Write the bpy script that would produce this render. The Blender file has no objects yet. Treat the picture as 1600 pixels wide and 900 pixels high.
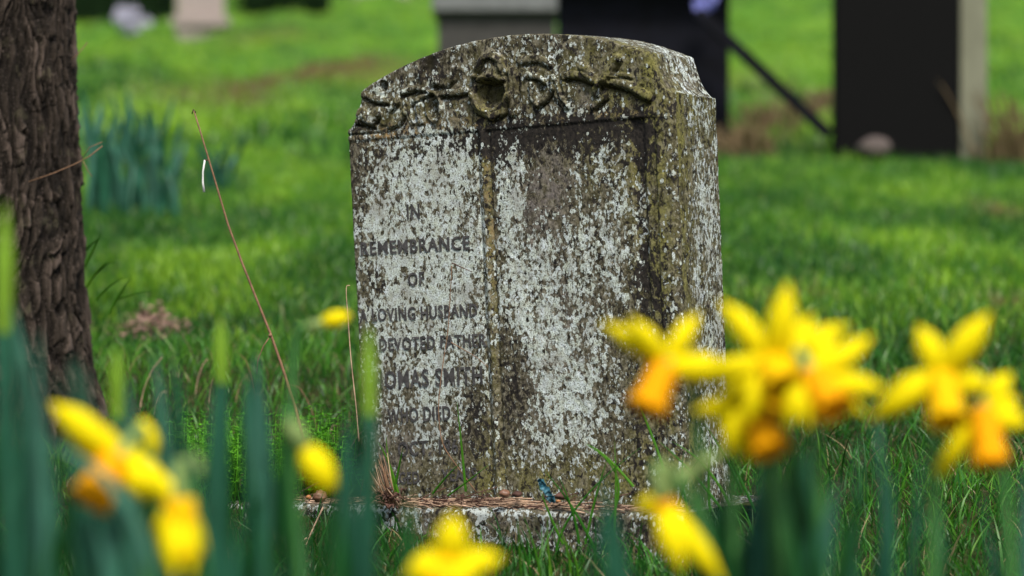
import bpy, math, random
import numpy as np
from mathutils import Vector, Matrix

random.seed(7)
rng = np.random.default_rng(11)
R = math.radians
SC = bpy.context.scene
COL = SC.collection

# ------------------------------------------------------------------ camera
F = 3778.0                      # focal length in photograph pixels (85 mm on 36 mm, 1600 px)
CAM = np.array([0.0, 0.0, 0.44])
cam_d = bpy.data.cameras.new('camera')
cam_d.lens = 85.0
cam_d.sensor_width = 36.0
cam_d.clip_start = 0.05
cam_d.clip_end = 5000
cam_d.dof.use_dof = True
cam_d.dof.focus_distance = 3.90
cam_d.dof.aperture_fstop = 2.8
cam = bpy.data.objects.new('camera', cam_d)
COL.objects.link(cam)
cam.location = CAM
cam.rotation_euler = (R(90), 0, 0)
SC.camera = cam

# ------------------------------------------------------------------ light
w = bpy.data.worlds.new('World')
SC.world = w
w.use_nodes = True
SUN_EL, SUN_AZ = 54.0, 165.0     # azimuth clockwise from +Y (north): light from behind the camera, a little to the right
nt = w.node_tree
bg = nt.nodes['Background']
sky = nt.nodes.new('ShaderNodeTexSky')
sky.sky_type = 'NISHITA'
sky.sun_disc = False
sky.sun_elevation = R(SUN_EL)
sky.sun_rotation = R(SUN_AZ)
sky.air_density = 1.0
sky.dust_density = 3.0
nt.links.new(sky.outputs[0], bg.inputs[0])
bg.inputs[1].default_value = 0.105
sd = bpy.data.lights.new('sun', 'SUN')
sd.energy = 2.5
sd.angle = R(12)
sd.color = (1.0, 0.95, 0.86)
sun = bpy.data.objects.new('sun', sd)
COL.objects.link(sun)
az, el = R(SUN_AZ), R(SUN_EL)
sdir = Vector((math.sin(az) * math.cos(el), math.cos(az) * math.cos(el), math.sin(el)))
sun.rotation_euler = sdir.to_track_quat('Z', 'Y').to_euler()
sun.location = (3, -3, 6)

vs = SC.view_settings
vs.view_transform = 'Standard'
vs.look = 'None'
vs.exposure = 0.62
vs.gamma = 1.0
vs.use_curve_mapping = False
SC.cycles.use_denoising = True
SC.cycles.max_bounces = 6
SC.cycles.transparent_max_bounces = 4
SC.cycles.caustics_reflective = False
SC.cycles.caustics_refractive = False

# ------------------------------------------------------------------ helpers
def at(px, py, Y):
    return Vector(((px - 800) / F * Y, Y, CAM[2] - (py - 450) / F * Y))

def tag(o, label=None, cat=None, group=None, kind=None):
    if label: o['label'] = label
    if cat: o['category'] = cat
    if group: o['group'] = group
    if kind: o['kind'] = kind
    return o

def empty(name, loc):
    o = bpy.data.objects.new(name, None)
    o.empty_display_size = 0.05
    COL.objects.link(o)
    o.location = loc
    return o

def mesh_obj(name, verts, faces, mat, parent=None, smooth=True):
    """verts in world space; if parent given they are moved into its frame"""
    me = bpy.data.meshes.new(name)
    verts = np.asarray(verts, dtype=np.float32).reshape(-1, 3)
    if parent is not None:
        verts = verts - np.array(parent_world(parent), dtype=np.float32)
    me.from_pydata([tuple(v) for v in verts.tolist()], [], faces)
    fin(me, mat, smooth)
    o = bpy.data.objects.new(name, me)
    COL.objects.link(o)
    if parent is not None:
        o.parent = parent
    return o

def parent_world(p):
    v = Vector(p.location)
    while p.parent is not None:
        p = p.parent
        v = v + Vector(p.location)
    return v

def fin(me, mat, smooth=True):
    if mat: me.materials.append(mat)
    if smooth:
        me.polygons.foreach_set('use_smooth', np.ones(len(me.polygons), dtype=bool))
    me.update()

def fast_quads(name, verts, quads, mat, smooth=True):
    me = bpy.data.meshes.new(name)
    verts = np.asarray(verts, dtype=np.float32).reshape(-1, 3)
    quads = np.asarray(quads, dtype=np.int32).reshape(-1, 4)
    me.vertices.add(len(verts)); me.vertices.foreach_set('co', verts.ravel())
    me.loops.add(quads.size); me.loops.foreach_set('vertex_index', quads.ravel())
    me.polygons.add(len(quads))
    me.polygons.foreach_set('loop_start', np.arange(0, quads.size, 4, dtype=np.int32))
    me.update(calc_edges=True)
    me.validate()
    fin(me, mat, smooth)
    return me

def vattr(me, name, arr):
    a = me.attributes.new(name, 'FLOAT', 'POINT')
    a.data.foreach_set('value', np.asarray(arr, dtype=np.float32).ravel())

class MB:
    """collects pieces of one mesh"""
    def __init__(s): s.v = []; s.f = []
    def add(s, vs_, fs_):
        n = len(s.v)
        s.v += [tuple(a) for a in vs_]
        s.f += [tuple(i + n for i in f) for f in fs_]
    def box(s, c, size, rotz=0.0, tilt=None):
        m = Matrix.Rotation(rotz, 3, 'Z')
        if tilt is not None: m = tilt @ m
        hs = [x / 2 for x in size]
        vs_ = [Vector(c) + m @ Vector((x * hs[0], y * hs[1], z * hs[2])) for x in (-1, 1) for y in (-1, 1) for z in (-1, 1)]
        s.add(vs_, [(0, 1, 3, 2), (4, 6, 7, 5), (0, 4, 5, 1), (2, 3, 7, 6), (0, 2, 6, 4), (1, 5, 7, 3)])
    def tube(s, pts, rad, seg=7, cap=True):
        pts = [Vector(p) for p in pts]
        n = len(pts)
        if not hasattr(rad, '__len__'): rad = [rad] * n
        up = Vector((0.13, 0.31, 0.94))
        vs_ = []
        for i, p in enumerate(pts):
            t = (pts[min(i + 1, n - 1)] - pts[max(i - 1, 0)])
            if t.length < 1e-9: t = Vector((0, 0, 1))
            t.normalize()
            a = t.cross(up)
            if a.length < 0.1: a = t.cross(Vector((1, 0, 0)))
            a.normalize(); b = t.cross(a)
            up = -b if False else up
            for k in range(seg):
                an = 2 * math.pi * k / seg
                vs_.append(p + (a * math.cos(an) + b * math.sin(an)) * rad[i])
        fs_ = []
        for i in range(n - 1):
            for k in range(seg):
                k2 = (k + 1) % seg
                fs_.append((i * seg + k, i * seg + k2, (i + 1) * seg + k2, (i + 1) * seg + k))
        if cap:
            fs_.append(tuple(range(seg - 1, -1, -1)))
            fs_.append(tuple((n - 1) * seg + k for k in range(seg)))
        s.add(vs_, fs_)
    def ribbon(s, pts, widths, side, cup=0.0, nx=4, thick=0.0008):
        """thin solid strap through pts; side = direction of its width"""
        pts = [Vector(p) for p in pts]; n = len(pts)
        grid = []
        for i, p in enumerate(pts):
            t = (pts[min(i + 1, n - 1)] - pts[max(i - 1, 0)]).normalized()
            sd_ = side[i] if isinstance(side, list) else side
            sdv = (sd_ - t * sd_.dot(t)).normalized()
            nm = t.cross(sdv)
            row = []
            for k in range(nx + 1):
                q = k / nx * 2 - 1
                row.append(p + sdv * (q * widths[i] / 2) + nm * (cup * widths[i] * (q * q - 0.5)))
            grid.append((row, nm))
        vs_ = []
        for row, nm in grid:
            for q in row: vs_.append(q + nm * thick / 2)
        for row, nm in grid:
            for q in row: vs_.append(q - nm * thick / 2)
        m = nx + 1; N = n * m
        fs_ = []
        for i in range(n - 1):
            for k in range(nx):
                a, b, c, d = i * m + k, i * m + k + 1, (i + 1) * m + k + 1, (i + 1) * m + k
                fs_.append((a, b, c, d)); fs_.append((a + N, d + N, c + N, b + N))
            a, d = i * m, (i + 1) * m
            fs_.append((a, d, d + N, a + N))
            a, d = i * m + nx, (i + 1) * m + nx
            fs_.append((a, a + N, d + N, d))
        s.add(vs_, fs_)
    def build(s, name, mat, parent=None, smooth=True):
        return mesh_obj(name, s.v, s.f, mat, parent, smooth)

def bez(p0, p1, p2, p3, n=14):
    out = []
    for i in range(n + 1):
        t = i / n; u_ = 1 - t
        out.append(p0 * u_ ** 3 + p1 * (3 * u_ * u_ * t) + p2 * (3 * u_ * t * t) + p3 * t ** 3)
    return out

# numpy noise -------------------------------------------------------
def _hash(ix, iy, iz, seed):
    h = (ix.astype(np.int64) * 374761393 + iy.astype(np.int64) * 668265263 + iz.astype(np.int64) * 2147483647 + seed * 974634777) & 0xFFFFFFFF
    h = ((h ^ (h >> 13)) * 1274126177) & 0xFFFFFFFF
    h = (h ^ (h >> 16)) & 0xFFFFFFFF
    return h / 4294967295.0

def vnoise(x, y, z=0.0, seed=0):
    x = np.asarray(x, dtype=np.float64); y = np.asarray(y, dtype=np.float64)
    z = np.zeros_like(x) + z
    x0, y0, z0 = np.floor(x), np.floor(y), np.floor(z)
    fx, fy, fz = x - x0, y - y0, z - z0
    fx = fx * fx * (3 - 2 * fx); fy = fy * fy * (3 - 2 * fy); fz = fz * fz * (3 - 2 * fz)
    r = 0
    for dx in (0, 1):
        for dy in (0, 1):
            for dz in (0, 1):
                wgt = (fx if dx else 1 - fx) * (fy if dy else 1 - fy) * (fz if dz else 1 - fz)
                r = r + wgt * _hash(x0 + dx, y0 + dy, z0 + dz, seed)
    return r * 2 - 1

def fbm(x, y, z=0.0, octv=4, seed=0, gain=0.5):
    r = 0; a = 1.0; f = 1.0; tot = 0
    for i in range(octv):
        r = r + a * vnoise(np.asarray(x) * f + i * 17.3, np.asarray(y) * f + i * 5.1, np.asarray(z) * f, seed + i)
        tot += a; a *= gain; f *= 2.03
    return r / tot

def worley(x, y, seed=0):
    x = np.asarray(x, dtype=np.float64); y = np.asarray(y, dtype=np.float64)
    x0, y0 = np.floor(x), np.floor(y)
    f1 = np.full(x.shape, 9.0); f2 = np.full(x.shape, 9.0); cid = np.zeros(x.shape)
    for dx in (-1, 0, 1):
        for dy in (-1, 0, 1):
            cx, cy = x0 + dx, y0 + dy
            z = np.zeros_like(cx)
            qx = cx + 0.1 + 0.8 * _hash(cx, cy, z, seed); qy = cy + 0.1 + 0.8 * _hash(cx, cy, z + 1, seed)
            d = np.hypot(x - qx, y - qy); idh = _hash(cx, cy, z + 2, seed)
            closer = d < f1
            f2 = np.where(closer, f1, np.minimum(f2, d))
            cid = np.where(closer, idh, cid)
            f1 = np.where(closer, d, f1)
    return f1, f2, cid

def sstep(a, b, x):
    t = np.clip((x - a) / (b - a), 0, 1)
    return t * t * (3 - 2 * t)

# shader helpers ----------------------------------------------------
class NT:
    def __init__(s, name):
        s.m = bpy.data.materials.new(name); s.m.use_nodes = True
        s.t = s.m.node_tree
        s.b = s.t.nodes['Principled BSDF']
        s.out = s.t.nodes['Material Output']
    def n(s, typ, ins=None, **props):
        nd = s.t.nodes.new(typ)
        for k, v in props.items(): setattr(nd, k, v)
        if ins:
            for k, v in ins.items():
                sock = nd.inputs[k]
                if hasattr(v, 'is_output') or isinstance(v, bpy.types.NodeSocket): s.t.links.new(v, sock)
                else: sock.default_value = v
        return nd
    def coord(s, scale=(1, 1, 1), out='Object'):
        tc = s.n('ShaderNodeTexCoord')
        mp = s.n('ShaderNodeMapping', {0: tc.outputs[out]})
        mp.inputs['Scale'].default_value = scale
        return mp.outputs[0]
    def noise(s, vec, scale, detail=4, rough=0.55, out=0, dist=0.0):
        nd = s.n('ShaderNodeTexNoise', {'Vector': vec, 'Scale': scale, 'Detail': detail, 'Roughness': rough, 'Distortion': dist})
        return nd.outputs[out]
    def voro(s, vec, scale, feature='F1', out='Distance', rnd=1.0):
        nd = s.n('ShaderNodeTexVoronoi', feature=feature)
        s.t.links.new(vec, nd.inputs['Vector']); nd.inputs['Scale'].default_value = scale
        nd.inputs['Randomness'].default_value = rnd
        return nd.outputs[out]
    def math(s, op, a, b=0.0, c=0.0, clamp=False):
        return s.n('ShaderNodeMath', {0: a, 1: b, 2: c}, operation=op, use_clamp=clamp).outputs[0]
    def mapr(s, x, a, b, c=0.0, d=1.0, smooth=False):
        nd = s.n('ShaderNodeMapRange', {0: x, 1: a, 2: b, 3: c, 4: d})
        if smooth: nd.interpolation_type = 'SMOOTHSTEP'
        return nd.outputs[0]
    def mix(s, f, a, b, blend='MIX'):
        nd = s.n('ShaderNodeMix', data_type='RGBA', blend_type=blend)
        for i, v in ((0, f), (6, a), (7, b)):
            if isinstance(v, bpy.types.NodeSocket): s.t.links.new(v, nd.inputs[i])
            else: nd.inputs[i].default_value = (*v, 1) if isinstance(v, tuple) and len(v) == 3 else v
        return nd.outputs[2]
    def ramp(s, f, stops):
        nd = s.n('ShaderNodeValToRGB', {0: f})
        e = nd.color_ramp.elements
        while len(e) < len(stops): e.new(0.5)
        for i, (p, c) in enumerate(stops):
            e[i].position = p; e[i].color = (*c, 1)
        return nd.outputs[0]
    def attr(s, name):
        return s.n('ShaderNodeAttribute', attribute_name=name).outputs['Fac']
    def set(s, col=None, rough=None, spec=None, bump=None, bstr=0.5, bdist=0.002):
        if col is not None:
            if isinstance(col, tuple): s.b.inputs['Base Color'].default_value = (*col, 1)
            else: s.t.links.new(col, s.b.inputs['Base Color'])
        if rough is not None:
            if isinstance(rough, float): s.b.inputs['Roughness'].default_value = rough
            else: s.t.links.new(rough, s.b.inputs['Roughness'])
        if spec is not None: s.b.inputs['Specular IOR Level'].default_value = spec
        if bump is not None:
            bp = s.n('ShaderNodeBump', {'Strength': bstr, 'Distance': bdist, 'Height': bump})
            s.t.links.new(bp.outputs[0], s.b.inputs['Normal'])
        return s.m
    def translucent(s, col, amt):
        tr = s.n('ShaderNodeBsdfTranslucent')
        if isinstance(col, tuple): tr.inputs[0].default_value = (*col, 1)
        else: s.t.links.new(col, tr.inputs[0])
        mx = s.n('ShaderNodeMixShader', {0: amt, 1: s.b.outputs[0], 2: tr.outputs[0]})
        s.t.links.new(mx.outputs[0], s.out.inputs[0])

# ------------------------------------------------------------------ materials
def mat_stone(name, front=True):
    t = NT(name)
    v = t.coord((1, 1, 1)); vst = t.coord((1, 1, 0.66)); vs2 = t.coord((1, 1, 0.8))
    # bare weathered stone, brown grey with fine grit
    n1 = t.noise(v, 9, 5, 0.6); n2 = t.noise(vs2, 170, 4, 0.7); n3 = t.noise(vst, 45, 5, 0.65)
    base = t.ramp(n3, [(0.34, (0.012, 0.010, 0.006)), (0.50, (0.070, 0.061, 0.041)), (0.68, (0.175, 0.160, 0.118))])
    base = t.mix(t.mapr(n2, 0.50, 0.68), base, (0.27, 0.25, 0.19))
    base = t.mix(t.mapr(n2, 0.47, 0.36), base, (0.014, 0.011, 0.007))
    # purplish bare patches
    bare = t.math('MULTIPLY', t.attr('bare'), t.mapr(t.noise(v, 60, 4, 0.6), 0.35, 0.6))
    base = t.mix(bare, base, t.ramp(n2, [(0.35, (0.075, 0.062, 0.060)), (0.65, (0.24, 0.21, 0.205))]))
    # olive algae
    ol = t.math('MULTIPLY', t.attr('olive'), t.mapr(t.noise(vst, 38, 5, 0.65), 0.30, 0.62))
    base = t.mix(ol, base, t.ramp(t.noise(v, 260, 3, 0.7), [(0.3, (0.050, 0.044, 0.010)), (0.68, (0.285, 0.270, 0.085))]))
    # ochre lichen along the ledge
    oc = t.math('MULTIPLY', t.attr('ochre'), t.mapr(t.noise(v, 90, 4, 0.6), 0.45, 0.6))
    base = t.mix(oc, base, (0.33, 0.22, 0.10))
    # black crust
    nb = t.noise(vst, 105, 6, 0.68, dist=0.4)
    bl = t.mapr(t.math('ADD', nb, t.math('MULTIPLY', t.math('SUBTRACT', t.attr('black'), 0.5), 0.36)), 0.490, 0.52)
    base = t.mix(bl, base, t.ramp(n2, [(0.3, (0.006, 0.006, 0.007)), (0.75, (0.045, 0.038, 0.030))]))
    # white lichen: small crisp scabs that merge
    nw = t.noise(vst, 190, 5, 0.72, dist=0.3)
    nwl = t.noise(vs2, 34, 5, 0.65)
    wv = t.n('ShaderNodeVectorMath', {0: vst, 1: t.n('ShaderNodeVectorMath', {0: t.noise(v, 120, 3, 0.6, out=1), 1: (0.004, 0.004, 0.004)}, operation='MULTIPLY').outputs[0]}, operation='ADD').outputs[0]
    cell = t.n('ShaderNodeSeparateColor', {0: t.voro(wv, 215, out='Color')}).outputs[0]
    wsum = t.math('ADD', t.math('MULTIPLY', nw, 0.62), t.math('MULTIPLY', nwl, 0.50))
    wsum = t.math('ADD', wsum, t.math('MULTIPLY', cell, 0.19))
    dens = t.math('MINIMUM', t.math('SUBTRACT', t.attr('white'), 0.06), 0.70)
    dblob = t.mapr(t.noise(vs2, 62, 4, 0.55), 0.57, 0.62)
    dens = t.math('SUBTRACT', dens, t.math('MULTIPLY', dblob, 0.34))
    streak = t.mapr(t.noise(t.coord((1, 1, 0.16)), 48, 4, 0.6), 0.54, 0.64)
    dens = t.math('SUBTRACT', dens, t.math('MULTIPLY', streak, 0.22))
    wsum = t.math('ADD', wsum, t.math('MULTIPLY', t.math('SUBTRACT', dens, 0.5), 0.36))
    wsum = t.math('SUBTRACT', wsum, t.math('MULTIPLY', t.math('SUBTRACT', t.attr('black'), 0.35), 0.05))
    wm = t.mapr(wsum, 0.646, 0.659)
    # round rosettes, light rings
    vc = t.voro(wv, 150, out='Distance'); vcol = t.voro(wv, 150, out='Color')
    sep = t.n('ShaderNodeSeparateColor', {0: vcol}).outputs[0]
    rad = t.math('MULTIPLY', sep, 0.46)
    disc = t.mapr(t.math('SUBTRACT', rad, vc), -0.01, 0.03)
    sel = t.mapr(t.math('ADD', t.n('ShaderNodeSeparateColor', {0: vcol}).outputs[1], t.attr('rosette')), 0.88, 0.92)
    disc = t.math('MULTIPLY', disc, sel)
    wmask = t.math('MAXIMUM', wm, disc)
    nf = t.noise(v, 420, 3, 0.6)
    wc = t.ramp(t.noise(v, 75, 4, 0.6), [(0.28, (0.42, 0.45, 0.33)), (0.5, (0.56, 0.63, 0.58)), (0.72, (0.66, 0.73, 0.76))])
    wc = t.mix(t.mapr(nf, 0.53, 0.36), wc, (0.13, 0.13, 0.10))
    wc = t.mix(t.mapr(cell, 0.55, 0.0, 0.0, 0.65), wc, (0.30, 0.30, 0.24))
    wc = t.mix(t.mapr(t.noise(v, 26, 3, 0.5), 0.50, 0.66, 0.0, 0.6), wc, (0.27, 0.27, 0.235))
    bl2 = t.mapr(t.noise(vs2, 75, 5, 0.65), 0.585, 0.61)
    base = t.mix(t.math('MULTIPLY', bl2, 0.85), base, (0.010, 0.009, 0.008))
    wc = t.mix(t.mapr(t.attr('cool'), 0.0, 1.0), wc, (0.40, 0.44, 0.43))
    col = t.mix(wmask, base, wc)
    # tiny dark pits
    pit = t.mapr(t.voro(vs2, 210, out='Distance'), 0.16, 0.24)
    pn = t.mapr(t.noise(v, 33, 3, 0.5), 0.5, 0.6)
    col = t.mix(t.math('MULTIPLY', t.math('SUBTRACT', 1.0, pit), pn), col, (0.012, 0.010, 0.008))
    # darker in the hollows and undercut grooves of the carving
    col = t.mix(t.mapr(t.attr('cavity'), 0.0, 1.0, 0.0, 0.80), col, (0.020, 0.018, 0.006))
    h = t.math('ADD', t.math('MULTIPLY', wmask, 0.35), t.math('ADD', t.math('MULTIPLY', n2, 0.55), t.math('MULTIPLY', nf, 0.35)))
    h = t.math('ADD', h, t.math('MULTIPLY', n3, 0.8))
    return t.set(col, 0.93, 0.15, h, 0.85, 0.0022)

def mat_lead():
    t = NT('lead_lettering')
    v = t.coord((1, 1, 1)); vst = t.coord((1, 1, 0.5))
    c = t.ramp(t.noise(v, 120, 5, 0.65), [(0.3, (0.022, 0.021, 0.020)), (0.7, (0.095, 0.09, 0.088))])
    lm = t.mapr(t.noise(vst, 165, 6, 0.7), 0.635, 0.665)
    c = t.mix(lm, c, (0.46, 0.49, 0.45))
    return t.set(c, 0.8, 0.25, t.noise(v, 300, 4, 0.7), 0.6, 0.001)

def mat_bark():
    t = NT('bark')
    v = t.coord((1, 1, 0.22)); v1 = t.coord()
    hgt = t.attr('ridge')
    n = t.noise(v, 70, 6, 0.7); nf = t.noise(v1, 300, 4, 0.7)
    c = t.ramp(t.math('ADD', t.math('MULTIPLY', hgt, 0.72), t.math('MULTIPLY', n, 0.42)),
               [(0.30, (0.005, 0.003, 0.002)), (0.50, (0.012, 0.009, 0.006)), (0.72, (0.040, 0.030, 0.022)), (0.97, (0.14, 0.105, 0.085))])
    c = t.mix(t.mapr(t.noise(v1, 22, 4, 0.6), 0.60, 0.74), c, (0.085, 0.075, 0.045))
    c = t.mix(t.mapr(nf, 0.60, 0.72), c, (0.24, 0.185, 0.16))
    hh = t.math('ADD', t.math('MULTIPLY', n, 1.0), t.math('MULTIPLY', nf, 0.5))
    return t.set(c, 0.9, 0.2, hh, 1.0, 0.006)

def mat_ground():
    t = NT('turf_soil')
    v = t.coord()
    soil = t.ramp(t.noise(v, 40, 6, 0.7), [(0.3, (0.010, 0.012, 0.004)), (0.55, (0.035, 0.042, 0.012)), (0.8, (0.12, 0.09, 0.045))])
    g = t.ramp(t.noise(v, 1.3, 5, 0.65), [(0.34, (0.016, 0.060, 0.006)), (0.5, (0.060, 0.17, 0.010)), (0.66, (0.15, 0.27, 0.022))])
    g2 = t.mix(t.mapr(t.noise(v, 16, 4, 0.7), 0.35, 0.7), g, (0.10, 0.22, 0.03))
    c = t.mix(t.attr('near'), g2, soil)
    c = t.mix(t.attr('soil'), c, t.ramp(t.noise(v, 6, 5, 0.7), [(0.3, (0.05, 0.045, 0.012)), (0.6, (0.12, 0.075, 0.03))]))
    return t.set(c, 0.95, 0.1, t.noise(v, 30, 5, 0.7), 0.6, 0.02)

def mat_blade(name, lo, mid, hi, dry, far=False):
    t = NT(name)
    tone = t.attr('tone'); al = t.attr('along')
    c = t.ramp(tone, [(0.0, lo), (0.45, mid), (0.86, hi), (0.93, hi), (0.95, dry), (1.0, dry)])
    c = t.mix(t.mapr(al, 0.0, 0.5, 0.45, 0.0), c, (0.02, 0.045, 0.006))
    t.set(c, 0.42, 0.4)
    t.translucent(c, 0.30)
    return t.m

def mat_leaf(name, col, tip, rough=0.45, var=0.3):
    t = NT(name)
    v = t.coord(); al = t.attr('along')
    c2 = tuple(x * (1 - var) for x in col)
    c = t.mix(t.mapr(t.noise(v, 14, 3, 0.55), 0.38, 0.62), c2, tuple(min(0.97, x * (1 + var * 0.8)) for x in col) if var > 0.2 else col)
    st = t.mapr(t.noise(t.coord((1, 1, 0.06)), 260, 2, 0.5), 0.35, 0.65, 0.0, 0.35 if var > 0.2 else 0.10)
    c = t.mix(st, c, tuple(x * 0.6 for x in col))
    if tip: c = t.mix(t.mapr(al, 0.90, 0.97), c, tip)
    t.set(c, rough if 'leaf' in name else 0.7, 0.35 if 'leaf' in name else 0.08); t.translucent(c, 0.14 if 'leaf' not in name else 0.20)
    return t.m

def mat_plain(name, col, rough=0.7, var=0.35, scale=60, bump=0.3, spec=0.3, trans=0.0, stretch=(1, 1, 1)):
    t = NT(name)
    v = t.coord(stretch)
    n = t.noise(v, scale, 5, 0.65)
    c = t.ramp(n, [(0.25, tuple(x * (1 - var) for x in col)), (0.75, tuple(min(1, x * (1 + var)) for x in col))])
    t.set(c, rough, spec, n, bump, 0.003)
    if trans: t.translucent(c, trans)
    return t.m

M = {}
M['stone'] = mat_stone('weathered_stone')
M['lead'] = mat_lead()
M['bark'] = mat_bark()
M['ground'] = mat_ground()
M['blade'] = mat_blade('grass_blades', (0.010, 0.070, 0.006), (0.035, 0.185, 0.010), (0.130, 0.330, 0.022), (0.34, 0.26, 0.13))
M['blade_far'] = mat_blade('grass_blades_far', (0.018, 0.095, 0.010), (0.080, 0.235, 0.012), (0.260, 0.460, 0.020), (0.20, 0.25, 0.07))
M['weed'] = mat_plain('weed_leaf', (0.13, 0.42, 0.015), 0.5, 0.5, 40, 0.1, trans=0.3)
M['daff_leaf'] = mat_leaf('daffodil_leaf', (0.020, 0.115, 0.062), None)
M['daff_leaf_pale'] = mat_leaf('daffodil_leaf_pale', (0.050, 0.180, 0.118), None)
M['daff_leaf_green'] = mat_leaf('daffodil_leaf_green', (0.010, 0.082, 0.016), None)
M['lime'] = mat_leaf('young_leaf', (0.24, 0.44, 0.030), None, 0.4, 0.25)
M['petal'] = mat_leaf('petal_yellow', (0.93, 0.77, 0.003), None, 0.5, 0.06)
M['trumpet'] = mat_leaf('trumpet_orange', (0.97, 0.43, 0.002), None, 0.5, 0.12)
M['trumpet_y'] = mat_leaf('trumpet_gold', (0.97, 0.58, 0.002), None, 0.5, 0.10)
M['spathe'] = mat_plain('spathe', (0.30, 0.42, 0.13), 0.6, 0.25, 80, 0.1, trans=0.3)
M['stem'] = mat_plain('flower_stem', (0.06, 0.20, 0.05), 0.5, 0.25, 60, 0.1)
M['dry'] = mat_plain('dry_stalk', (0.22, 0.125, 0.070), 0.75, 0.45, 90, 0.2)
M['straw'] = mat_plain('straw', (0.46, 0.31, 0.21), 0.75, 0.7, 45, 0.2)
M['straw_dark'] = mat_plain('straw_dark', (0.085, 0.042, 0.030), 0.8, 0.8, 45, 0.2)
M['deadleaf'] = mat_plain('dead_leaf', (0.22, 0.095, 0.045), 0.7, 0.5, 80, 0.3, trans=0.1)
M['white_fluff'] = mat_plain('white_fibre', (0.75, 0.75, 0.72), 0.8, 0.1, 80, 0.1)
M['blue'] = mat_plain('blue_plastic', (0.025, 0.11, 0.15), 0.5, 0.8, 180, 0.3, 0.5)
M['shell'] = mat_plain('snail_shell', (0.20, 0.10, 0.06), 0.45, 0.6, 90, 0.2, 0.5)
M['orange_husk'] = mat_plain('orange_husk', (0.34, 0.14, 0.05), 0.6, 0.3, 90, 0.2)
M['granite'] = mat_plain('dark_granite', (0.0035, 0.0034, 0.0035), 0.65, 0.5, 60, 0.1, 0.08)
M['navy'] = mat_plain('dark_stone_blue', (0.0035, 0.0038, 0.0075), 0.6, 0.8, 9, 0.1, 0.10)
M['greystone'] = mat_plain('grey_stone', (0.050, 0.047, 0.044), 0.9, 0.35, 14, 0.3)
M['lid'] = mat_plain('pale_lid', (0.15, 0.155, 0.155), 0.9, 0.3, 14, 0.3)
M['pale'] = mat_plain('pale_stone', (0.33, 0.27, 0.25), 0.9, 0.25, 12, 0.3)
M['palegreen'] = mat_plain('mossy_side', (0.17, 0.17, 0.12), 0.9, 0.35, 10, 0.3, stretch=(1, 1, 0.3))
M['hedge'] = mat_plain('yew', (0.005, 0.013, 0.004), 0.9, 0.6, 3, 0.2, 0.05)
M['hedge_leaf'] = mat_plain('yew_leaf', (0.006, 0.018, 0.005), 0.9, 0.5, 6, 0.1, 0.05)
M['fluffy'] = mat_plain('white_petals', (0.42, 0.40, 0.52), 0.7, 0.12, 30, 0.2)
M['darkpale'] = mat_plain('pale_pebble', (0.11, 0.088, 0.078), 0.9, 0.5, 14, 0.2)
M['bracken'] = mat_plain('dead_bracken', (0.17, 0.12, 0.06), 0.85, 0.5, 20, 0.2, trans=0.15)

# ------------------------------------------------------------------ ground
_T = np.array([(-50, -0.3), (0, -0.05), (2.5, -0.01), (3.4, 0.0), (3.8, 0.035), (4.3, 0.105), (5.0, 0.215), (6.0, 0.345), (8.0, 0.565),
               (12.0, 1.06), (20.0, 2.03), (35.0, 4.12), (60.0, 8.0), (120.0, 13.0), (400.0, 18.0), (3000.0, 20.0)])
def gz(x, y):
    x = np.asarray(x, dtype=np.float64); y = np.asarray(y, dtype=np.float64)
    z = np.interp(y, _T[:, 0], _T[:, 1])
    # little bank on the left beside the tree and grass slightly built up to the right of the stone
    z = z + 0.055 * np.exp(-((x + 0.75) / 0.35) ** 2 - ((y - 5.1) / 0.45) ** 2)
    z = z + 0.035 * np.exp(-((x - 0.75) / 0.5) ** 2 - ((y - 4.2) / 0.5) ** 2)
    amp = np.interp(y, [0, 5, 9, 14, 20, 60], [0.008, 0.02, 0.045, 0.12, 0.24, 0.5])
    z = z + amp * fbm(x * 1.1, y * 0.55, 0, 3, 5) + 0.006 * fbm(x * 9, y * 9, 0, 3, 8)
    return z

def gz1(x, y): return float(gz(np.array([x]), np.array([y]))[0])

def soil_mask(x, y):
    m = 0
    for (px, py, d, sx, sy) in ((340, 152, 19.5, .45, 2.2), (560, 118, 24, .60, 2.6), (400, 128, 23, .5, 1.8), (1165, 200, 14.5, .30, 1.3), (430, 60, 33, .5, 2.6), (1215, 120, 20, .4, 2.0),
                                (1560, 330, 9.5, .12, .4), (1240, 455, 6.7, .10, .12), (1590, 470, 6.5, .12, .16)):
        cx = (px - 800) / F * d
        m = m + 0.95 * np.exp(-((x - cx) / sx) ** 2 - ((y - d) / sy) ** 2)
    return np.clip(m, 0, 1)

ys = np.concatenate([np.linspace(-40, 0, 9), np.linspace(0.5, 3, 12), np.linspace(3.05, 6.5, 140), np.linspace(6.6, 14, 110),
                     np.linspace(14.3, 60, 120), np.linspace(63, 200, 30), np.linspace(230, 2500, 20)])
ss = np.linspace(-1, 1, 181)
Yg = np.repeat(ys[:, None], len(ss), 1)
half = np.interp(ys, [-40, 0, 3, 6.5, 14, 60, 200, 2500], [60, 6, 2.6, 4, 8, 40, 160, 2200])
S = np.sign(ss) * (0.35 * np.abs(ss) + 0.65 * np.abs(ss) ** 2.2)
Xg = half[:, None] * S[None, :]
Zg = gz(Xg, Yg)
nr, nc = Xg.shape
idx = np.arange(nr * nc).reshape(nr, nc)
q = np.stack([idx[:-1, :-1], idx[:-1, 1:], idx[1:, 1:], idx[1:, :-1]], -1)
gm = fast_quads('ground', np.stack([Xg, Yg, Zg], -1), q, M['ground'])
vattr(gm, 'near', 1 - sstep(5.4, 7.5, Yg + 0.5 * fbm(Xg * 2, Yg * 2, 0, 3, 2)))
vattr(gm, 'soil', soil_mask(Xg, Yg))
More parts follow.
